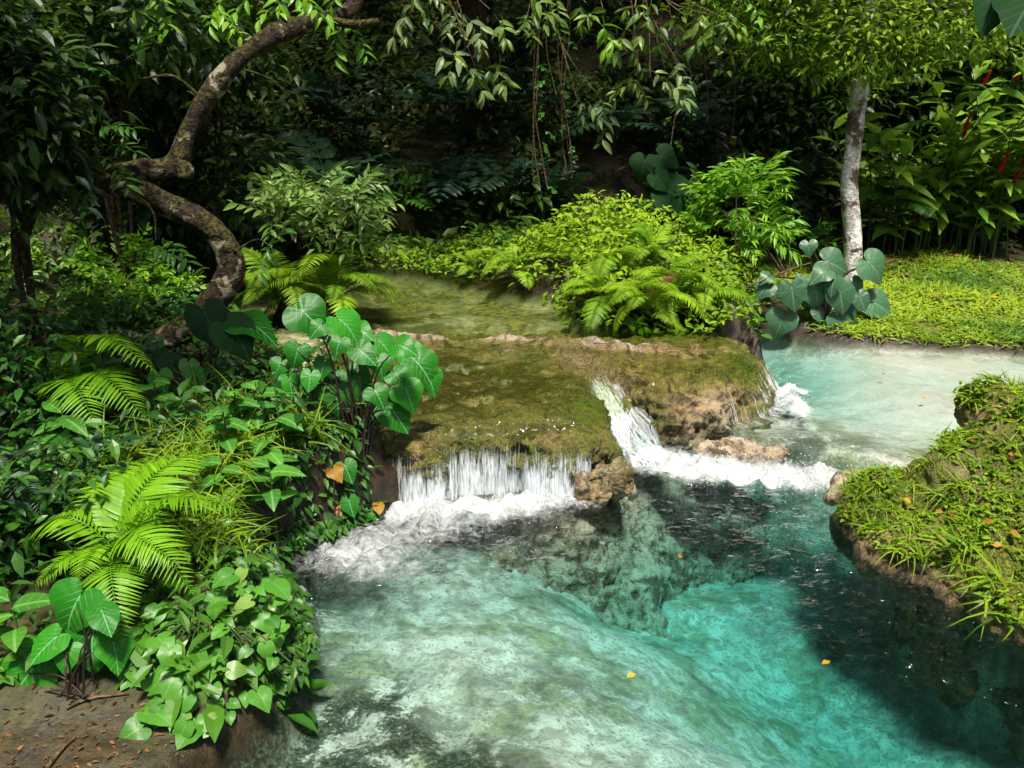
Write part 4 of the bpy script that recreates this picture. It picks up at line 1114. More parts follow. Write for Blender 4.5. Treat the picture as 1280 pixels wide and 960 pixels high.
DF = [(395, 150, 9.9, 1.1, 'big dark lobed fern under the arched limb'), (455, 165, 10.4, .9, 'dark lobed fern right of the arched limb'), (340, 130, 10.2, 1.0, 'dark lobed fern seen through the arch'), (560, 195, 10.6, .9, 'dark lobed fern at mid slope, left of the lianas'),
      (630, 205, 10.5, .9, 'dark lobed fern touching the leafy liana'), (500, 205, 10.3, .7, 'green small lobed fern above the upper pool'), (770, 155, 11.0, .9, 'dark lobed fern behind the lianas'), (640, 130, 11.6, .9, 'dark lobed fern high behind the lianas'),
      (940, 210, 10.4, .8, 'shaded fern behind the bright shrub'), (1010, 200, 10.6, .8, 'shaded fern left of the pale trunk'), (330, 215, 9.3, .6, 'small fern beneath the cut limb end'), (700, 205, 10.4, .6, 'small fern at the foot of the lianas'), (860, 170, 11, .8, 'shaded fern above the big dark taro'),
      (1120, 210, 10.2, .7, 'drooping fern right of the pale trunk'), (420, 90, 11.6, 1.0, 'dark fern high on the slope under the limb tip'), (265, 245, 9.0, .6, 'fern in shade beside the looping trunk'), (560, 130, 11.8, .9, 'fern high on the slope under the dusty branch')]
for i, (px, py, Y, L, lab) in enumerate(DF):
    p = PY(px, py, Y)
    zg = GH(p[0], p[1]); p[2] = min(max(p[2], zg), zg + .5)
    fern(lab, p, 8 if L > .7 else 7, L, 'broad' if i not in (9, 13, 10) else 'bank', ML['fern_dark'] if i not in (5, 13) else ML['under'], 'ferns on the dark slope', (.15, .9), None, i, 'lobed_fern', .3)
for i, (px, py, Y, w, h, m, lab) in enumerate([(-10, 120, 5.4, .42, 1.0, 'deep', 'tall dark leafy shrub at the left edge'), (110, 90, 8.4, .9, 1.4, 'deep', 'dark heart leaved thicket beside the left edge shrub'), (180, 150, 8.8, .7, 1.0, 'deep', 'dark thicket behind the arched limb base'),
                                  (120, 20, 7.0, 1.0, .7, 'deep', 'shadowed thicket high in the left corner'), (250, 60, 8.4, .8, .8, 'deep', 'shadowed thicket framed by the arched limb'), (10, 420, 4.4, .35, .45, 'under', 'leafy shrub at the left edge above the ferns'), (15, 620, 3.4, .3, .35, 'under', 'low leafy shrub at the left edge beside the bright fern')]):
    c = PY(px, py, Y); zg = GH(c[0], c[1]); g = np.random.default_rng(300 + i)
    b0 = np.array([c[0], c[1], zg])
    root = thing('leafy_shrub', lab, 'shrub', b0, 'dark shrubs on the left side')
    a = Acc(); cloud(a, [(c - b0, (w, w * .8, h * .6))] + ([(np.array([0, 0, (c[2] - zg) * .45]), (w * 1.1, w * .8, h * .45))] if i in (2, 4, 5, 6) else []), 2300 if i < 5 else 900, LT_S, .13 if i < 5 else .08, g, (.22, .25), skin=.1, clump=.12)  # low tint puts the shade of the left side into the leaf colour
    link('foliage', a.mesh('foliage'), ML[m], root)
    a = Acc()
    for k in range(5): tube_acc(a, catmull([(0, 0, -.05), np.array([g.normal(0, .1), g.normal(0, .1), (c[2] - zg) * .5]), (c - b0) + g.normal(0, w * .4, 3)], 6), np.linspace(.02, .006, 13), 5)
    link('stems', a.mesh('stems', True), MB_DARK, root)

# ---------------------------------------------------------------- centre bank
g = np.random.default_rng(31)
a = Acc(); n = 17000
x = g.uniform(-1.9, 2.6, n); y = g.uniform(6.6, 10.6, n)
md = np.maximum(sdf(UPP, x, y), sdf(CHAN, x, y))
keep = (md < np.where((y < 8) & (x < 1.9), .16, .03)) & ~((x < -1.2) & (y < 9.3)); x, y = x[keep], y[keep]; md = md[keep]; n = len(x)
hgt = (.12 + .55 * gauss(x, y, .9, 8.7, 1.1, .8) + .25 * gauss(x, y, -.4, 9.6, .8, .5) + .18 * fbm2(x, y, 1.4, 3, seed=90)) * sstep(-md / .3 + .5)
z = ground_h(x, y) + np.clip(hgt, .05, 1) * g.uniform(.35, 1.05, n)
d = nrm(np.stack([g.normal(0, 1, n), g.normal(-.4, 1, n), g.normal(.1, .5, n)], -1)); up = nrm(np.stack([g.normal(0, .45, n), g.normal(-.25, .45, n), np.ones(n)], -1))
a.add(LT_S, frames(d, up) * g.uniform(.035, .10, n)[:, None, None], np.stack([x, y, z], -1), np.clip(.30 + .5 * gauss(x, y, .9, 8.4, 1.0, .9) + .35 * fbm2(x, y, 2.5, 3, seed=91) + g.normal(0, .14, n), 0, 1))
tag(link('ground_cover', a.mesh('ground_cover'), ML['cover']), 'yellow green leafy ground cover on the bank between pool and channel', None, None, 'stuff')
for i, (px, py, Y, L, n, kind, az, lab) in enumerate([(770, 360, 7.7, .62, 16, 'bank', None, 'large bright fern spilling over the edge of the upper pool'), (840, 385, 7.3, .62, 18, 'bank', None, 'bright fern hanging over the dome beside the channel'), (810, 345, 8.0, .55, 14, 'bank', None, 'bright fern behind the two that overhang the dome'),
                                     (875, 400, 7.1, .48, 14, 'bank', None, 'fern trailing its fronds towards the blue channel'), (645, 335, 8.5, .42, 12, 'bank', None, 'small fern above the far edge of the upper pool'), (715, 330, 8.3, .45, 12, 'bank', None, 'small fern between upper pool and the large bank fern'), (680, 290, 9.1, .4, 10, 'bank', None, 'pale fern on top of the ground cover mound'), (590, 320, 9.0, .35, 9, 'bank', None, 'little fern left on the ground cover bank'), (752, 392, 7.3, .5, 14, 'bank', None, 'low fern at the rim next to the spill'), (810, 400, 7.0, .5, 16, 'bank', None, 'dense low fern in the middle of the dome top')]):
    p = PY(px, py, Y); p[2] = max(GH(p[0], p[1]) + .05, p[2] - .12)
    fern(lab, p, n, L, kind, ML['fern_mid'], 'bright ferns on the centre bank', (.0, 1.0), None, 40 + i, 'fern', .75 if i in (0, 1, 3, 8) else .45)
p = PY(930, 335, 8.7); p[2] = GH(p[0], p[1])
shrub('bright_shrub', 'bright yellow green shrub between the fern bank and the pale tree', 'shrub', p, [(PY(930, 262, 8.8), (.46, .4, .38)), (PY(945, 232, 8.9), (.32, .3, .25)), (PY(905, 300, 8.7), (.4, .35, .25)), (PY(960, 300, 8.7), (.3, .3, .22))], 120, 'n', ML['bright'], .27, seed=1, up=.25)
p = PY(985, 345, 9.4); p[2] = GH(p[0], p[1])
shrub('shaded_shrub', 'darker green shrub behind the bright one by the pale trunk', 'shrub', p, [(PY(1010, 300, 9.6), (.4, .3, .25)), (PY(870, 255, 9.6), (.45, .3, .3))], 60, 'a', ML['under'], .26, seed=2)
# islet in the upper pool with its ferns and shrub
ip = PY(392, 388, 7.3); ip[2] = .40
blob_rock('islet_stump', [(ip + np.array([0, 0, .05]), (.34, .26, .2)), (ip + np.array([.18, .05, .02]), (.22, .2, .16)), (ip + np.array([-.2, .0, .0]), (.2, .2, .15))], .02, .08, 'dark rooty stump standing in the upper pool under ferns', 'stump', MB_DARK, .6, 0, 5, 2)
for i, (dx, L, n, lab) in enumerate([(-.28, .6, 16, 'bright fern on the islet stump, nearer the looping trunk'), (.2, .66, 18, 'bright fern on the islet stump, drooping to the open pool')]):
    fern(lab, ip + np.array([dx, -.05, .2]), n, L, 'bank', ML['fern_mid'], 'ferns on the islet stump', (.0, .85), None, 60 + i, 'fern', .55)
shrub('islet_shrub', 'leafy shrub with pale lit leaves growing from the islet in the upper pool', 'shrub', ip + np.array([.1, .1, .15]), [(PY(400, 245, 7.4), (.42, .35, .16)), (PY(440, 262, 7.3), (.28, .3, .2)), (PY(355, 265, 7.4), (.30, .3, .16)), (PY(445, 310, 7.4), (.22, .25, .12)), (PY(410, 285, 7.5), (.4, .3, .15))], 95, 'a', ML['shrub'], .27, MB_DARK, seed=3, up=.15, srad=.016)

# ---------------------------------------------------------------- right bank
g = np.random.default_rng(37)
a = Acc(); n = 26000
x = 2.75 + g.random(n) ** 1.1 * 4.2; y = g.uniform(7.35, 10.4, n)
md = sdf(CHAN, x, y); keep = (md < .03) & (fbm2(x, y, 1.8, 3, seed=95) > -.75 + .9 * sstep((y - 9.6) / .9)); x, y = x[keep], y[keep]; n = len(x)
z = ground_h(x, y) - .005
d = nrm(np.stack([g.normal(0, .8, n), g.normal(-.3, .8, n), g.uniform(.3, 1.2, n)], -1)); up = np.stack([g.normal(0, .4, n), g.normal(-.6, .4, n), np.ones(n)], -1)
tn = np.clip(.5 + .7 * fbm2(x, y, 1.3, 4, seed=96) + g.normal(0, .2, n), 0, 1)
h = n // 2
a.add(grass_t(3, .6, .07), frames(d[:h], up[:h]) * g.uniform(.05, .15, h)[:, None, None], np.stack([x, y, z], -1)[:h], tn[:h])
d[:, 2] *= .3
a.add(LT_T, frames(d[h:], up[h:]) * g.uniform(.025, .055, n - h)[:, None, None], np.stack([x, y, z + .02 + .02 * g.random(n)], -1)[h:], tn[h:])
tag(link('lawn_grass', a.mesh('lawn_grass'), ML['grass']), 'short mossy grass on the right bank', None, None, 'stuff')
FLEAF = mesh_from('fallen_leaf', *leaf_t(.55, 6, .25, .12, .45, .3)[:2], leaf_t(.55, 6, .25, .12, .45, .3)[2], {'tint': np.full(21, .5)}, True)
def fallen(p, size, label, group, mat='fallen', nrmv=(0, 0, 1)):
    R = frames(nrm(np.array([[rng.normal(), rng.normal(), 0.]])), (np.array(nrmv) + rng.normal(0, .2, 3))[None])[0]
    o = link('fallen_leaf', with_mat(FLEAF, ML[mat]), None, None, mat4(R, p, size))
    return tag(o, label, 'leaf', group)
for k in range(34):
    x, y = rng.uniform(3.3, 6.2), rng.uniform(7.7, 10.1)
    fallen((x, y, GH(x, y) + .045), rng.uniform(.06, .13), 'small dead leaf lying on the lawn of the right bank', 'dead leaves on the lawn', 'fallen' if rng.random() < .6 else 'litter')
# ginger thicket
MAT_RED_FL = leaf_mat('red_ginger_bract', (.35, .004, .006), (.62, .012, .012), .4, .4, .2)
def flower_mesh():
    a = Acc(); tpl = leaf_t(.5, 3, .5, -.2, .45)
    for k in range(26):
        q = k / 26; ang = k * 2.4
        d = np.array([math.cos(ang) * (.5 - .3 * q), math.sin(ang) * (.5 - .3 * q), .75])
        a.add(tpl, frames(d[None], np.array([[-d[0] * .5, -d[1] * .5, .6]])) * (.45 * (1 - .4 * q)), np.array([[0, 0, q * .9]]), .3 + .5 * random.random())
    return a.mesh('ginger_flower')
FLOW = flower_mesh()
GLEAF = []
for i in range(3):
    tp = leaf_t(.34, 7, .3, .25 + .2 * i, .4, .15); GLEAF.append(mesh_from('ginger_blade_%d' % i, tp[0], tp[1], tp[2], {'tint': np.full(len(tp[0]), .5)}, True))
GC = [((1120, 290, 10.5), 9, 1.9, 'red ginger clump just right of the pale trunk'), ((1180, 305, 10.6), 10, 2.2, 'tall red ginger clump in the middle of the thicket'), ((1240, 300, 10.3), 10, 2.3, 'red ginger clump at the right edge with most flowers'), ((1210, 300, 11.4), 9, 2.5, 'red ginger clump at the back of the thicket'), ((1290, 300, 10.9), 8, 2.4, 'red ginger clump cut by the right edge of the picture')]
FLP = {0: [(1205, 165), (1195, 222)], 1: [(1202, 174), (1180, 250)], 2: [(1250, 210), (1264, 232), (1248, 218), (1278, 208)], 3: [(1228, 108), (1268, 105)], 4: [(1275, 215)]}
for ci, ((px, py, Y), nc, H_, lab) in enumerate(GC):
    nc += 4
    p = PY(px, py, Y); p[2] = GH(p[0], p[1])
    root = thing('red_ginger', lab, 'ginger plant', p, 'red ginger thicket on the right bank')
    for c in range(nc):
        b0 = p + np.array([rng.normal(0, .3), rng.normal(0, .22), 0]); b0[2] = GH(b0[0], b0[1])
        L = H_ * rng.uniform(.55, 1.05); lean = np.array([rng.normal(0, .28), rng.normal(-.25, .25), 0])
        s = np.linspace(0, 1, 9)[:, None]
        cane = b0 + np.array([0, 0, 1]) * s * L * (1 - .12 * s) + lean * s ** 2 * L * .8
        V, F = tube(cane - p, np.linspace(.011, .005, 9), 5, cap=False)
        cane_o = link('cane', mesh_from('cane', V, F, np.zeros((len(V), 2)), {'tint': np.full(len(V), .5)}), MB_STEM, root)
        ang0 = rng.random() * 3.1
        for q in np.linspace(.25, 1.0, int(rng.integers(9, 13))):
            at = np.array([np.interp(q, s[:, 0], cane[:, k]) for k in range(3)])
            sd = 1 if int(q * 40) % 2 else -1
            d = nrm(np.array([math.cos(ang0) * sd, math.sin(ang0) * sd - .25, .55 if q < .9 else 1.1]) + rng.normal(0, .22, 3))
            R = frames(d[None], (np.array([0, -.25, 1.]) + rng.normal(0, .2, 3))[None])[0]
            link('leaf', with_mat(GLEAF[int(rng.integers(3))], ML['ginger']), None, cane_o, local(root, mat4(R, at, rng.uniform(.30, .46))))
    for (fx_, fy_) in FLP[ci]:
        q = PY(fx_, fy_, p[1] - .45); d = nrm(np.array([rng.normal(0, .2), -.25, 1.]))
        R = frames(np.cross(d, [1., 0, 0])[None], d[None])[0]
        V, F = tube(catmull([p, (p + q) / 2 + np.array([0, .05, .2]), q], 5) - p, .008, 5, cap=False)
        fs = link('flower_stalk', mesh_from('flower_stalk', V, F, np.zeros((len(V), 2)), {'tint': np.full(len(V), .5)}), MB_STEM, root)
        link('flower', FLOW, MAT_RED_FL, fs, local(root, mat4(R, q, .18)))
# thicket behind the ginger
for i, (px, py, Y, lab) in enumerate([(1150, 60, 12.0, 'dark shrub mass behind the ginger, next to the pale trunk'), (1240, 40, 12.2, 'dark shrub mass behind the ginger at the right edge'), (1010, 120, 11.8, 'dark shrub behind the pale trunk')]):
    c = PY(px, py, Y); zg = GH(c[0], c[1]); b0 = np.array([c[0], c[1], zg]); g = np.random.default_rng(330 + i)
    root = thing('leafy_shrub', lab, 'shrub', b0, 'dark shrubs behind the ginger')
    a = Acc(); cloud(a, [(c - b0, (.8, .5, .7)), (np.array([0, 0, .6]), (.9, .6, .6))], 2600, LT_S, .15, g, (.45, .25), skin=.1)
    link('foliage', a.mesh('foliage'), ML['deep'], root)
    a = Acc()
    for k in range(5): tube_acc(a, catmull([(0, 0, -.05), np.array([g.normal(0, .1), 0, .6]), (c - b0) + g.normal(0, .3, 3)], 6), np.linspace(.025, .008, 13), 5)
    link('stems', a.mesh('stems', True), MB_DARK, root)
# grey-green taro at the channel's far shore
tb = PY(1030, 395, 8.05); tb[2] = GH(tb[0], tb[1] + .1)
taro('cluster of grey green taro leaves leaning over the channel under the pale tree', tb,
     [(958, 358, 944, 374), (965, 362, 972, 376), (990, 362, 994, 393), (1018, 360, 1030, 391), (1050, 366, 1056, 397), (1042, 352, 1036, 372), (1022, 390, 1028, 405), (978, 398, 968, 427), (1050, 402, 1062, 432), (1066, 355, 1072, 378), (1011, 306, 1012, 322), (1088, 330, 1114, 354),
      (1092, 378, 1122, 395), (1036, 328, 1068, 341), (960, 345, 950, 352), (990, 424, 1002, 431), (1056, 392, 1075, 414), (1002, 350, 996, 368), (1030, 340, 1012, 350), (1075, 372, 1084, 392), (1010, 376, 1016, 392)], ML['taro_far'], 8.0, rad=.012, face=.6, jit=.15, scale=.78)
tb = PY(835, 275, 9.3); tb[2] = GH(tb[0], tb[1])
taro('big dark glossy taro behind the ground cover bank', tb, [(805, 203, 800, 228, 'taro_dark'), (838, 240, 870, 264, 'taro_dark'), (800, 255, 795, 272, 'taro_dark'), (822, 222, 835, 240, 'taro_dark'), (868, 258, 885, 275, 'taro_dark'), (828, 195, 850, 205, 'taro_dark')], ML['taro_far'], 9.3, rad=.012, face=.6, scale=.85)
limb_root = thing('fallen_stick', 'thin bent dead stick reaching over the grey taro', 'stick', PY(900, 378, 7.9))
limb(limb_root, 'stick', [PY(896, 380, 7.9), PY(930, 360, 7.9), PY(985, 338, 8.0), PY(1015, 328, 8.1)], [.008, .010, .009, .006], MB_TWIG, 6, .1)
limb(limb_root, 'twig', [PY(930, 360, 7.9), PY(936, 345, 7.9), PY(948, 330, 7.9)], [.005, .004, .002], MB_TWIG, 5, .1)

# ---------------------------------------------------------------- moss tufts on the terrace
g = np.random.default_rng(47)
mi = np.where((a_moss > .45) & (inner < .5) & (LW[:, 2] > .05) & (LN[:, 2] > -.2) & (fbm(LW, 6, 3) > .0))[0]
mi = g.choice(mi, 7000); c = LW[mi]; m = len(c)
a = Acc()
d = nrm(LN[mi] * .5 + g.normal(0, .6, (m, 3)) + np.array([0, -.2, -.3]) * (1 - LN[mi][:, 2:3]))
a.add(grass_t(3, .9, .12), frames(d, LN[mi] + g.normal(0, .3, (m, 3))) * g.uniform(.010, .032, m)[:, None, None], c - LN[mi] * .002, np.clip(g.normal(.35, .25, m), 0, 1))
tag(link('terrace_moss', a.mesh('terrace_moss'), ML['grass']), 'short wet moss on the travertine terrace', None, None, 'stuff')
# ---------------------------------------------------------------- the mossy boulder's plants
g = np.random.default_rng(41)
topm = (RN[:, 2] > .35) & (RV[:, 2] > .08) & (RV[:, 1] < 5.0)
ci = g.choice(np.where(topm)[0], 800)
a = Acc()
for i in ci:
    c = RV[i]; dens = fbm(c[None], 2.4, 3)[0]
    if dens < -.15: continue
    m = int(g.integers(8, 22)); s = g.uniform(.06, .14) * (1.2 if c[1] < 3.7 else .9)
    d = nrm(np.stack([g.normal(-.2, .8, m), g.normal(-.35, .8, m), g.uniform(.4, 1.3, m)], -1))
    a.add(grass_t(4, g.uniform(.6, 1.1), .045), frames(d, np.stack([g.normal(0, .5, m), g.normal(-.4, .5, m), np.ones(m)], -1)) * (s * g.uniform(.6, 1.3, m))[:, None, None], c + g.normal(0, .025, (m, 3)) * np.array([1, 1, .2]), np.clip(g.normal(.45, .22, m), 0, 1))
tag(link('boulder_grass', a.mesh('boulder_grass'), ML['grass']), 'tufts of grass growing on the mossy boulder', None, None, 'stuff')
a = Acc(); m = 16000
i = g.choice(np.where(topm)[0], m); c = RV[i] + RN[i] * .012
keep = fbm(c, 3.2, 3) > -.25; c = c[keep]; m = len(c)
a.add(LT_T, frames(nrm(g.normal(0, 1, (m, 3)) * [1, 1, .3]), nrm(g.normal(0, .4, (m, 3)) + [0, 0, 1])) * g.uniform(.018, .05, m)[:, None, None], c, np.clip(g.normal(.5, .22, m), 0, 1))
tag(link('boulder_moss_leaves', a.mesh('boulder_moss_leaves'), ML['cover']), 'tiny creeping leaves on the mossy boulder', None, None, 'stuff')
for (px, py) in [(1180, 640), (1190, 650), (1200, 662), (1137, 628), (1242, 659), (1262, 662), (1275, 570), (1178, 676), (1217, 552), (1138, 697), (1260, 685), (1201, 716)]:
    dr = nrm(PY(px, py, 5) - CAMP); t_ = (RV - CAMP) @ dr; off = np.linalg.norm(RV - CAMP - t_[:, None] * dr, axis=1)
    near = np.where(off < .03)[0]
    if not len(near): continue
    k = near[np.argmin(t_[near])]
    fallen(RV[k] + RN[k] * .02 + np.array([0, 0, .012]), rng.uniform(.035, .06), 'yellow fallen leaf lying on the mossy boulder', 'yellow leaves on the boulder', 'fallen', RN[k] + np.array([0, -.3, .6]))
for (px, py, z, lab) in [(848, 697, .006, 'orange leaf floating in the middle of the pool'), (1038, 826, .006, 'yellow leaf floating near the dark side of the pool'), (795, 842, .006, 'green leaf floating over the pale sand'), (1108, 468, .106, 'small leaf floating on the far channel'), (1153, 498, .106, 'small leaf floating near the boulder top'),
                         (672, 537, .37, 'orange leaf stuck on the front lip of the terrace'), (882, 512, .3, 'orange leaf stuck on the face of the dome'), (620, 421, .5, 'yellow leaf caught on the pale rim'), (790, 452, .44, 'yellow leaf on the terrace by the chute'), (805, 458, .44, 'orange leaf on the terrace top of the dome')]:
    fallen(PZ(px, py, z), .045, lab, None)

# ---------------------------------------------------------------- left bank, far to near
p = PY(130, 400, 6.9); p[2] = GH(p[0], p[1])
shrub('stream_bush', 'glossy small leaved bush lit by the sun behind the looping trunk', 'bush', p, [(PY(70, 340, 6.9), (.45, .4, .28)), (PY(150, 350, 6.9), (.45, .4, .28)), (PY(120, 385, 6.7), (.55, .4, .2)), (PY(205, 385, 6.8), (.25, .3, .22)), (PY(50, 300, 7.1), (.35, .4, .2)), (PY(190, 350, 7.0), (.3, .3, .15))], 190, 's', ML['bright'], .27, MB_DARK, seed=6, up=.1, mats2=ML['shrub'])
g = np.random.default_rng(43)
a = Acc(); n = 21000
x = g.uniform(-4.6, -.75, n); y = g.uniform(2.55, 7.2, n)
md = np.maximum(sdf(LOW, x, y), sdf(UPP, x, y)); beachm = gauss(x, y, -1.5, 2.5, .55, .32)
keep = (md < .12) & (beachm < .5) & (fbm2(x, y, 2.6, 3, seed=110) > -.12); x, y, md = x[keep], y[keep], md[keep]; n = len(x)
hg = (.08 + .22 * sstep((y - 2.8) / 1.0) + .10 * fbm2(x, y, 2.0, 3, seed=111)) * sstep(-md / .2 + .5)
z = ground_h(x, y) + np.clip(hg, .03, 1) * g.uniform(.1, 1.05, n)
d = nrm(np.stack([g.normal(.1, 1, n), g.normal(-.4, 1, n), g.normal(-.05, .45, n)], -1)); up = nrm(np.stack([g.normal(.1, .4, n), g.normal(-.3, .4, n), np.ones(n)], -1))
tn = np.clip(.42 + .4 * fbm2(x, y, 1.7, 3, seed=112) + g.normal(0, .15, n) + .3 * sstep((3.6 - y) / 1), 0, 1)
big = .03 + .10 * g.random(n) ** 2.2 * (1 + .6 * fbm2(x, y, 1.5, 2, seed=113))
a.add(LT_S, frames(d, up) * big[:, None, None], np.stack([x, y, z], -1), tn)
x = g.uniform(-1.6, -.6, 9000); y = g.uniform(2.9, 4.9, 9000); md = sdf(LOW, x, y); keep = (md > -.22) & (md < .16) & (g.random(9000) < .75) & ~((x > -.79) & (y > 4.3)); x, y = x[keep], y[keep]; n = len(x)
z = np.maximum(ground_h(x, y), .03) + .01 + .07 * g.random(n)
d = nrm(np.stack([g.normal(.5, .8, n), g.normal(-.6, .8, n), g.normal(-.5, .4, n)], -1)); up = nrm(np.stack([g.normal(.5, .4, n), g.normal(-.5, .4, n), np.ones(n)], -1))
a.add(LT_S, frames(d, up) * g.uniform(.03, .08, n)[:, None, None], np.stack([x, y, z], -1), np.clip(g.normal(.4, .25, n), 0, 1))
tag(link('bank_undergrowth', a.mesh('bank_undergrowth'), ML['under']), 'tangle of small leaves covering the left bank', None, None, 'stuff')
a = Acc()
for k in range(190):
    x, y = g.normal(-1.55, .28), g.normal(4.05, .35)
    if k > 150: x, y = g.normal(-1.35, .12), g.normal(3.5, .15)
    if max(sdf(LOW, np.array([x]), np.array([y]))[0], sdf(UPP, np.array([x]), np.array([y]))[0]) > -.03: continue
    m = int(g.integers(8, 20)); s = g.uniform(.09, .19)
    d = nrm(np.stack([g.normal(.15, .7, m), g.normal(-.3, .7, m), g.uniform(.5, 1.4, m)], -1))
    a.add(grass_t(5, g.uniform(.6, 1.2), .028), frames(d, np.stack([g.normal(0, .5, m), g.normal(-.4, .5, m), np.ones(m)], -1)) * (s * g.uniform(.6, 1.3, m))[:, None, None], np.array([x, y, GH(x, y) + .10]) + g.normal(0, .03, (m, 3)), np.clip(g.normal(.42, .2, m), 0, 1))
tag(link('bank_grass', a.mesh('bank_grass'), ML['grass']), 'long grass on the left bank between the ferns', None, None, 'stuff')
# seedlings
SL = [(300, 560, 'broad leaved seedling just left of the taro stalks'), (335, 585, 'pale seedling under the tall taro clump'), (340, 622, 'seedling low over the dark bank left of the hanging taro'), (288, 605, 'seedling at the tip of the large bright fern'), (60, 560, 'seedling left of the large bright fern'),
      (90, 595, 'seedling behind the large bright fern'), (40, 510, 'seedling left of the arching fern'), (350, 560, 'seedling at the foot of the tall taro'), (120, 545, 'seedling below the arching fern'), (195, 505, 'seedling right of the arching fern'), (235, 545, 'seedling in the grass under the dark taro'),
      (325, 540, 'upper seedling between dark taro and tall taro'), (50, 690, 'seedling below the left frond of the bright fern'), (20, 470, 'seedling at the left edge above the arching fern'), (28, 830, 'seedling behind the front taro clump'), (285, 655, 'seedling on the bank edge right of the bright fern')]
for i, (px, py, lab) in enumerate(SL):
    Y = 4.6 - (py - 480) / 200. * 1.0
    p = PY(px, py, Y); zg = GH(p[0], p[1]); p[2] = max(zg + .02, p[2] - .12)
    root = thing('leafy_seedling', lab, 'plant', (p[0], p[1], zg), 'small seedlings on the left bank')
    for q in range(int(rng.integers(5, 9))):
        ang = q * 2.4 + rng.random(); d = nrm(np.array([math.cos(ang), math.sin(ang) - .2, .35]) + rng.normal(0, .15, 3))
        at = p + np.array([0, 0, .10 + .03 * q])
        tp_ = GLEAF[int(rng.integers(3))]
        R = frames(d[None], np.array([[0, -.2, 1.]]))[0] * np.array([[1.7], [1.7], [1.7]]).T
        R = R * np.array([1.9, 1, 1])[None, :] / 1.7
        link('leaf', with_mat(tp_, ML['vine']), None, root, local(root, mat4(R, at, rng.uniform(.10, .17))))
    V, F = tube(np.array([[0, 0, -.03], [0.01, 0, .12], [0, 0, (p[2] - zg) + .32]]), [.006, .005, .003], 5, cap=False)
    link('stem', mesh_from('stem', V, F, np.zeros((len(V), 2)), {'tint': np.full(len(V), .4)}), MB_STEM, root)
# ferns
def aimed_fern(label, bpx, Yb, tips, kind='sword', mat='fern', group=None, drop=.06):
    b0 = PY(bpx[0], bpx[1], Yb); zg = GH(b0[0], b0[1]); b0[2] = max(zg, b0[2] - drop)
    root = thing('sword_fern', label, 'fern', (b0[0], b0[1], zg), group)
    for (px, py, Y, k) in tips:
        frond_at(root, b0 + rng.normal(0, .015, 3), PY(px, py, Y), kind, ML[mat], k)
    return root
aimed_fern('large bright sword fern in front on the left bank', (150, 690), 3.25, [(256, 560, 3.75, 1), (236, 604, 3.5, 1), (302, 640, 3.2, 2), (222, 705, 2.95, 2), (38, 738, 3.0, 2), (152, 800, 2.8, 2), (98, 722, 2.9, 1), (20, 690, 3.3, 3), (110, 590, 3.7, 1), (190, 570, 3.8, 1), (240, 740, 2.95, 3)])
aimed_fern('arching fern halfway up the left bank below the looping trunk', (75, 500), 4.4, [(192, 462, 4.2, 3), (180, 520, 4.1, 2), (120, 530, 3.95, 2), (30, 480, 4.5, 2), (60, 440, 4.9, 1), (150, 430, 4.7, 2)])
aimed_fern('shaded fern at the left edge of the bank', (20, 610), 3.6, [(58, 560, 3.7, 1), (50, 640, 3.3, 2), (0, 560, 3.8, 2), (-30, 650, 3.5, 2), (70, 600, 3.5, 2)], 'sword', 'fern_dark')
# taro clumps
tb = PY(455, 620, 4.52); tb[2] = .30
taro('tall green taro clump at the left end of the waterfall', tb,
     [(380, 390, 414, 422), (428, 402, 460, 428), (424, 428, 416, 450), (372, 438, 364, 466), (450, 438, 474, 458), (476, 428, 500, 450), (474, 452, 480, 476), (513, 442, 542, 454), (524, 456, 554, 490), (508, 488, 522, 520), (490, 512, 516, 546), (440, 472, 464, 508),
      (420, 492, 426, 528), (362, 476, 368, 500), (455, 572, 466, 606), (400, 408, 384, 424), (495, 468, 512, 486), (405, 455, 398, 478), (350, 455, 340, 474), (388, 470, 384, 494), (536, 470, 548, 500), (470, 490, 484, 512), (448, 412, 470, 424), (340, 500, 334, 520), (395, 520, 400, 545), (500, 432, 524, 440)], ML['taro'], 4.6, face=.55, jit=.2, scale=.72, rad=.005)
tb = PY(425, 665, 4.25); tb[2] = .10
taro('low taro leaves hanging over the dark bank beside the falls', tb,
     [(374, 598, 360, 632), (384, 636, 370, 658), (396, 634, 412, 658), (437, 628, 442, 650), (458, 640, 448, 658), (418, 588, 428, 602, 'taro_yellow'), (473, 632, 475, 644, 'taro_yellow'), (424, 634, 424, 648, 'taro_yellow'), (432, 584, 442, 608), (466, 640, 474, 652)], ML['taro'], 4.3, face=.6, jit=.08, rad=.0035, scale=.72)
tb = PY(262, 525, 4.9); tb[2] = .44
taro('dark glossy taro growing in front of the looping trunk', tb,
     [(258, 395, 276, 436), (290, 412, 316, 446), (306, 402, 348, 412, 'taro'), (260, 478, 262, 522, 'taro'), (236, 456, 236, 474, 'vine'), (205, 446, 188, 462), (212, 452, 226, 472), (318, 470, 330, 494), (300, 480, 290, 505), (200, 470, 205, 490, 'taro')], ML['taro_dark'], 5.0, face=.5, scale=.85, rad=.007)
tb = PY(95, 850, 2.75); tb[2] = max(.12, GH(tb[0], tb[1]))
taro('bright taro clump on the sandy shore in front', tb,
     [(96, 752, 72, 795), (116, 790, 112, 842), (66, 800, 36, 826), (36, 842, 4, 884), (142, 806, 150, 836), (103, 876, 102, 926), (48, 892, 30, 922), (-8, 890, -2, 935), (128, 766, 138, 790), (85, 810, 78, 840)], ML['taro'], 2.78, face=.6, jit=.08, scale=.95, rad=.0035)
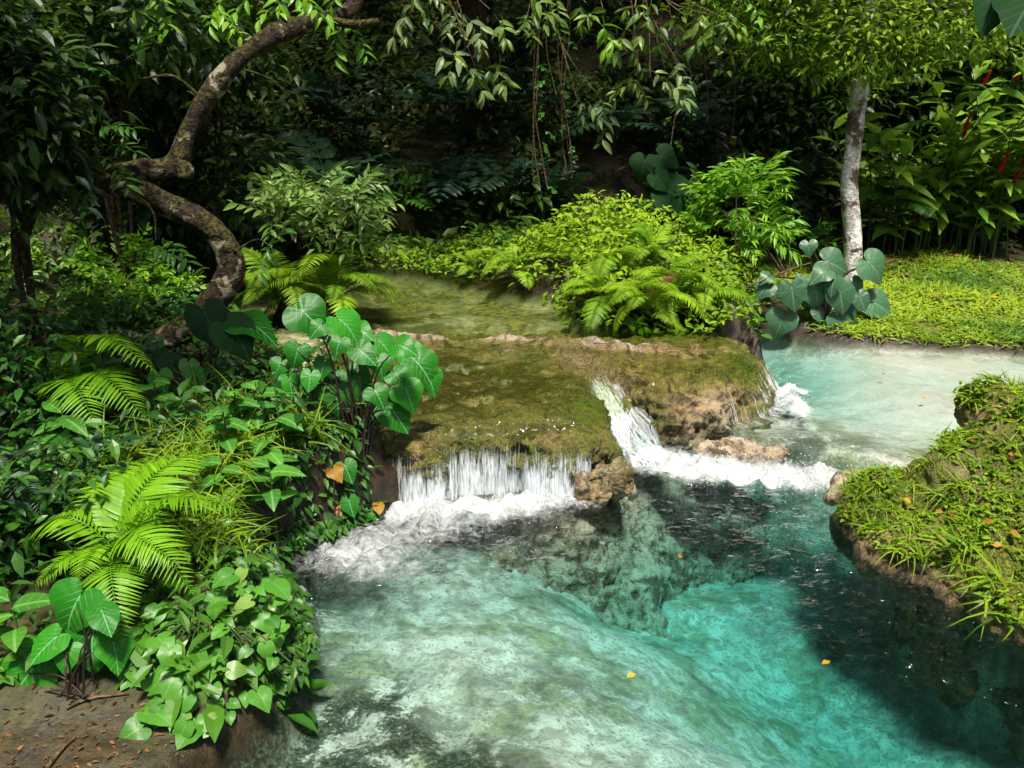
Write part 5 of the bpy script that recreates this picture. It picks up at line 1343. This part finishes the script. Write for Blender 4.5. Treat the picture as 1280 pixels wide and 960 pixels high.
# heart-leaved vine trailing into the water
vb = PY(270, 850, 2.95); vb[2] = GH(vb[0], vb[1])
vroot = thing('trailing_vine', 'mound of heart leaved vine trailing from the shore into the pool', 'vine', vb)
VP = [(200, 800), (240, 812), (215, 850), (210, 868), (178, 885), (235, 835), (160, 880), (250, 790), (195, 765), (285, 720), (275, 745), (340, 775), (300, 760), (325, 805), (310, 830), (345, 800), (230, 905), (215, 920), (200, 935)]
k = 0
while k < 170:
    if k < len(VP): px, py = VP[k]
    else:
        px, py = rng.uniform(150, 368), rng.uniform(700, 945)
        cx_, cy_ = 258, 822
        lim = (px - cx_ + .35 * (py - cy_)) ** 2 / 92 ** 2 + (py - cy_) ** 2 / 122 ** 2
        if lim > 1 or (px < 185 and py < 740): continue
    Y = 3.15 - (py - 700) / 245. * .62 + rng.uniform(-.04, .22)
    at = PY(px, py, Y)
    zg = GH(at[0], at[1])
    if at[2] < max(zg, 0) + .015: at[2] = max(zg, 0) + .015 + .05 * rng.random()
    big = k < 8 or rng.random() < .25
    L = rng.uniform(.065, .085) if big else rng.uniform(.035, .06)
    d = np.array([rng.normal(.1, .6), rng.normal(-.5, .5), rng.normal(-.35, .25)])
    add_heart(vroot, at, at + d, ML['vine'] if rng.random() < .8 else ML['shrub'], L, .5, VHEARTS)
    k += 1
a = Acc()
for k in range(34):
    e = PY(rng.uniform(170, 365), rng.uniform(720, 935), 2.9) * 1.0; e[2] = max(GH(e[0], e[1]), .02) + rng.uniform(.02, .12)
    m_ = (vb + e) / 2 + np.array([0, 0, .12]); tube_acc(a, catmull([vb + rng.normal(0, .05, 3), m_, e], 6) - vb, .0035, 5)
link('stems', a.mesh('stems', True), MB_STEM, vroot)
g = np.random.default_rng(53)
a = Acc(); n = 420; x = g.normal(-1.6, .3, n); y = g.normal(2.5, .22, n); keep = sdf(LOW, x, y) < .02; x, y = x[keep], y[keep]; n = len(x)
a.add(LT_S, frames(nrm(np.stack([g.normal(0, 1, n), g.normal(0, 1, n), g.normal(0, .2, n)], -1)), nrm(np.stack([g.normal(0, .3, n), g.normal(0, .3, n), np.ones(n)], -1))) * g.uniform(.008, .035, n)[:, None, None], np.stack([x, y, ground_h(x, y) + .006], -1), np.clip(g.beta(1.5, 2.5, n), 0, 1))
tag(link('shore_litter', a.mesh('shore_litter'), ML['litter']), 'scraps of dead leaf on the sandy shore', None, None, 'stuff')
# driftwood twigs on the little beach
for i, (q, lab) in enumerate([([(80, 872), (110, 862), (160, 858)], 'thin twig lying on the sandy shore under the taro'), ([(55, 940), (75, 918), (92, 905)], 'dark twig pointing to the water on the sandy shore')]):
    pts = [PZ(*u, .13) for u in q]
    for u in pts: u[2] = GH(u[0], u[1]) + .012
    r_ = thing('driftwood_twig', lab, 'twig', pts[0]); limb(r_, 'twig', pts, [.007, .006, .003], MB_TWIG, 6, .1)
# broad leaf reaching in from the right, close to the lens side
ob = np.array([2.6, 3.3, 2.75])
oroot = thing('overhanging_leaf', 'broad dark leaf hanging into the top right corner', 'leaf', ob)
add_heart(oroot, PY(1300, -12, 3.2), PY(1246, 48, 3.0), ML['taro_dark'], .22, .35)
add_heart(oroot, PY(1262, -22, 3.3), PY(1228, 12, 3.2), ML['taro_dark'], .18, .35)
add_petiole(oroot, ob + np.array([1.2, .4, -2.6]), PY(1300, -12, 3.2), .012); add_petiole(oroot, ob + np.array([1.2, .4, -2.6]), PY(1262, -22, 3.3), .012)
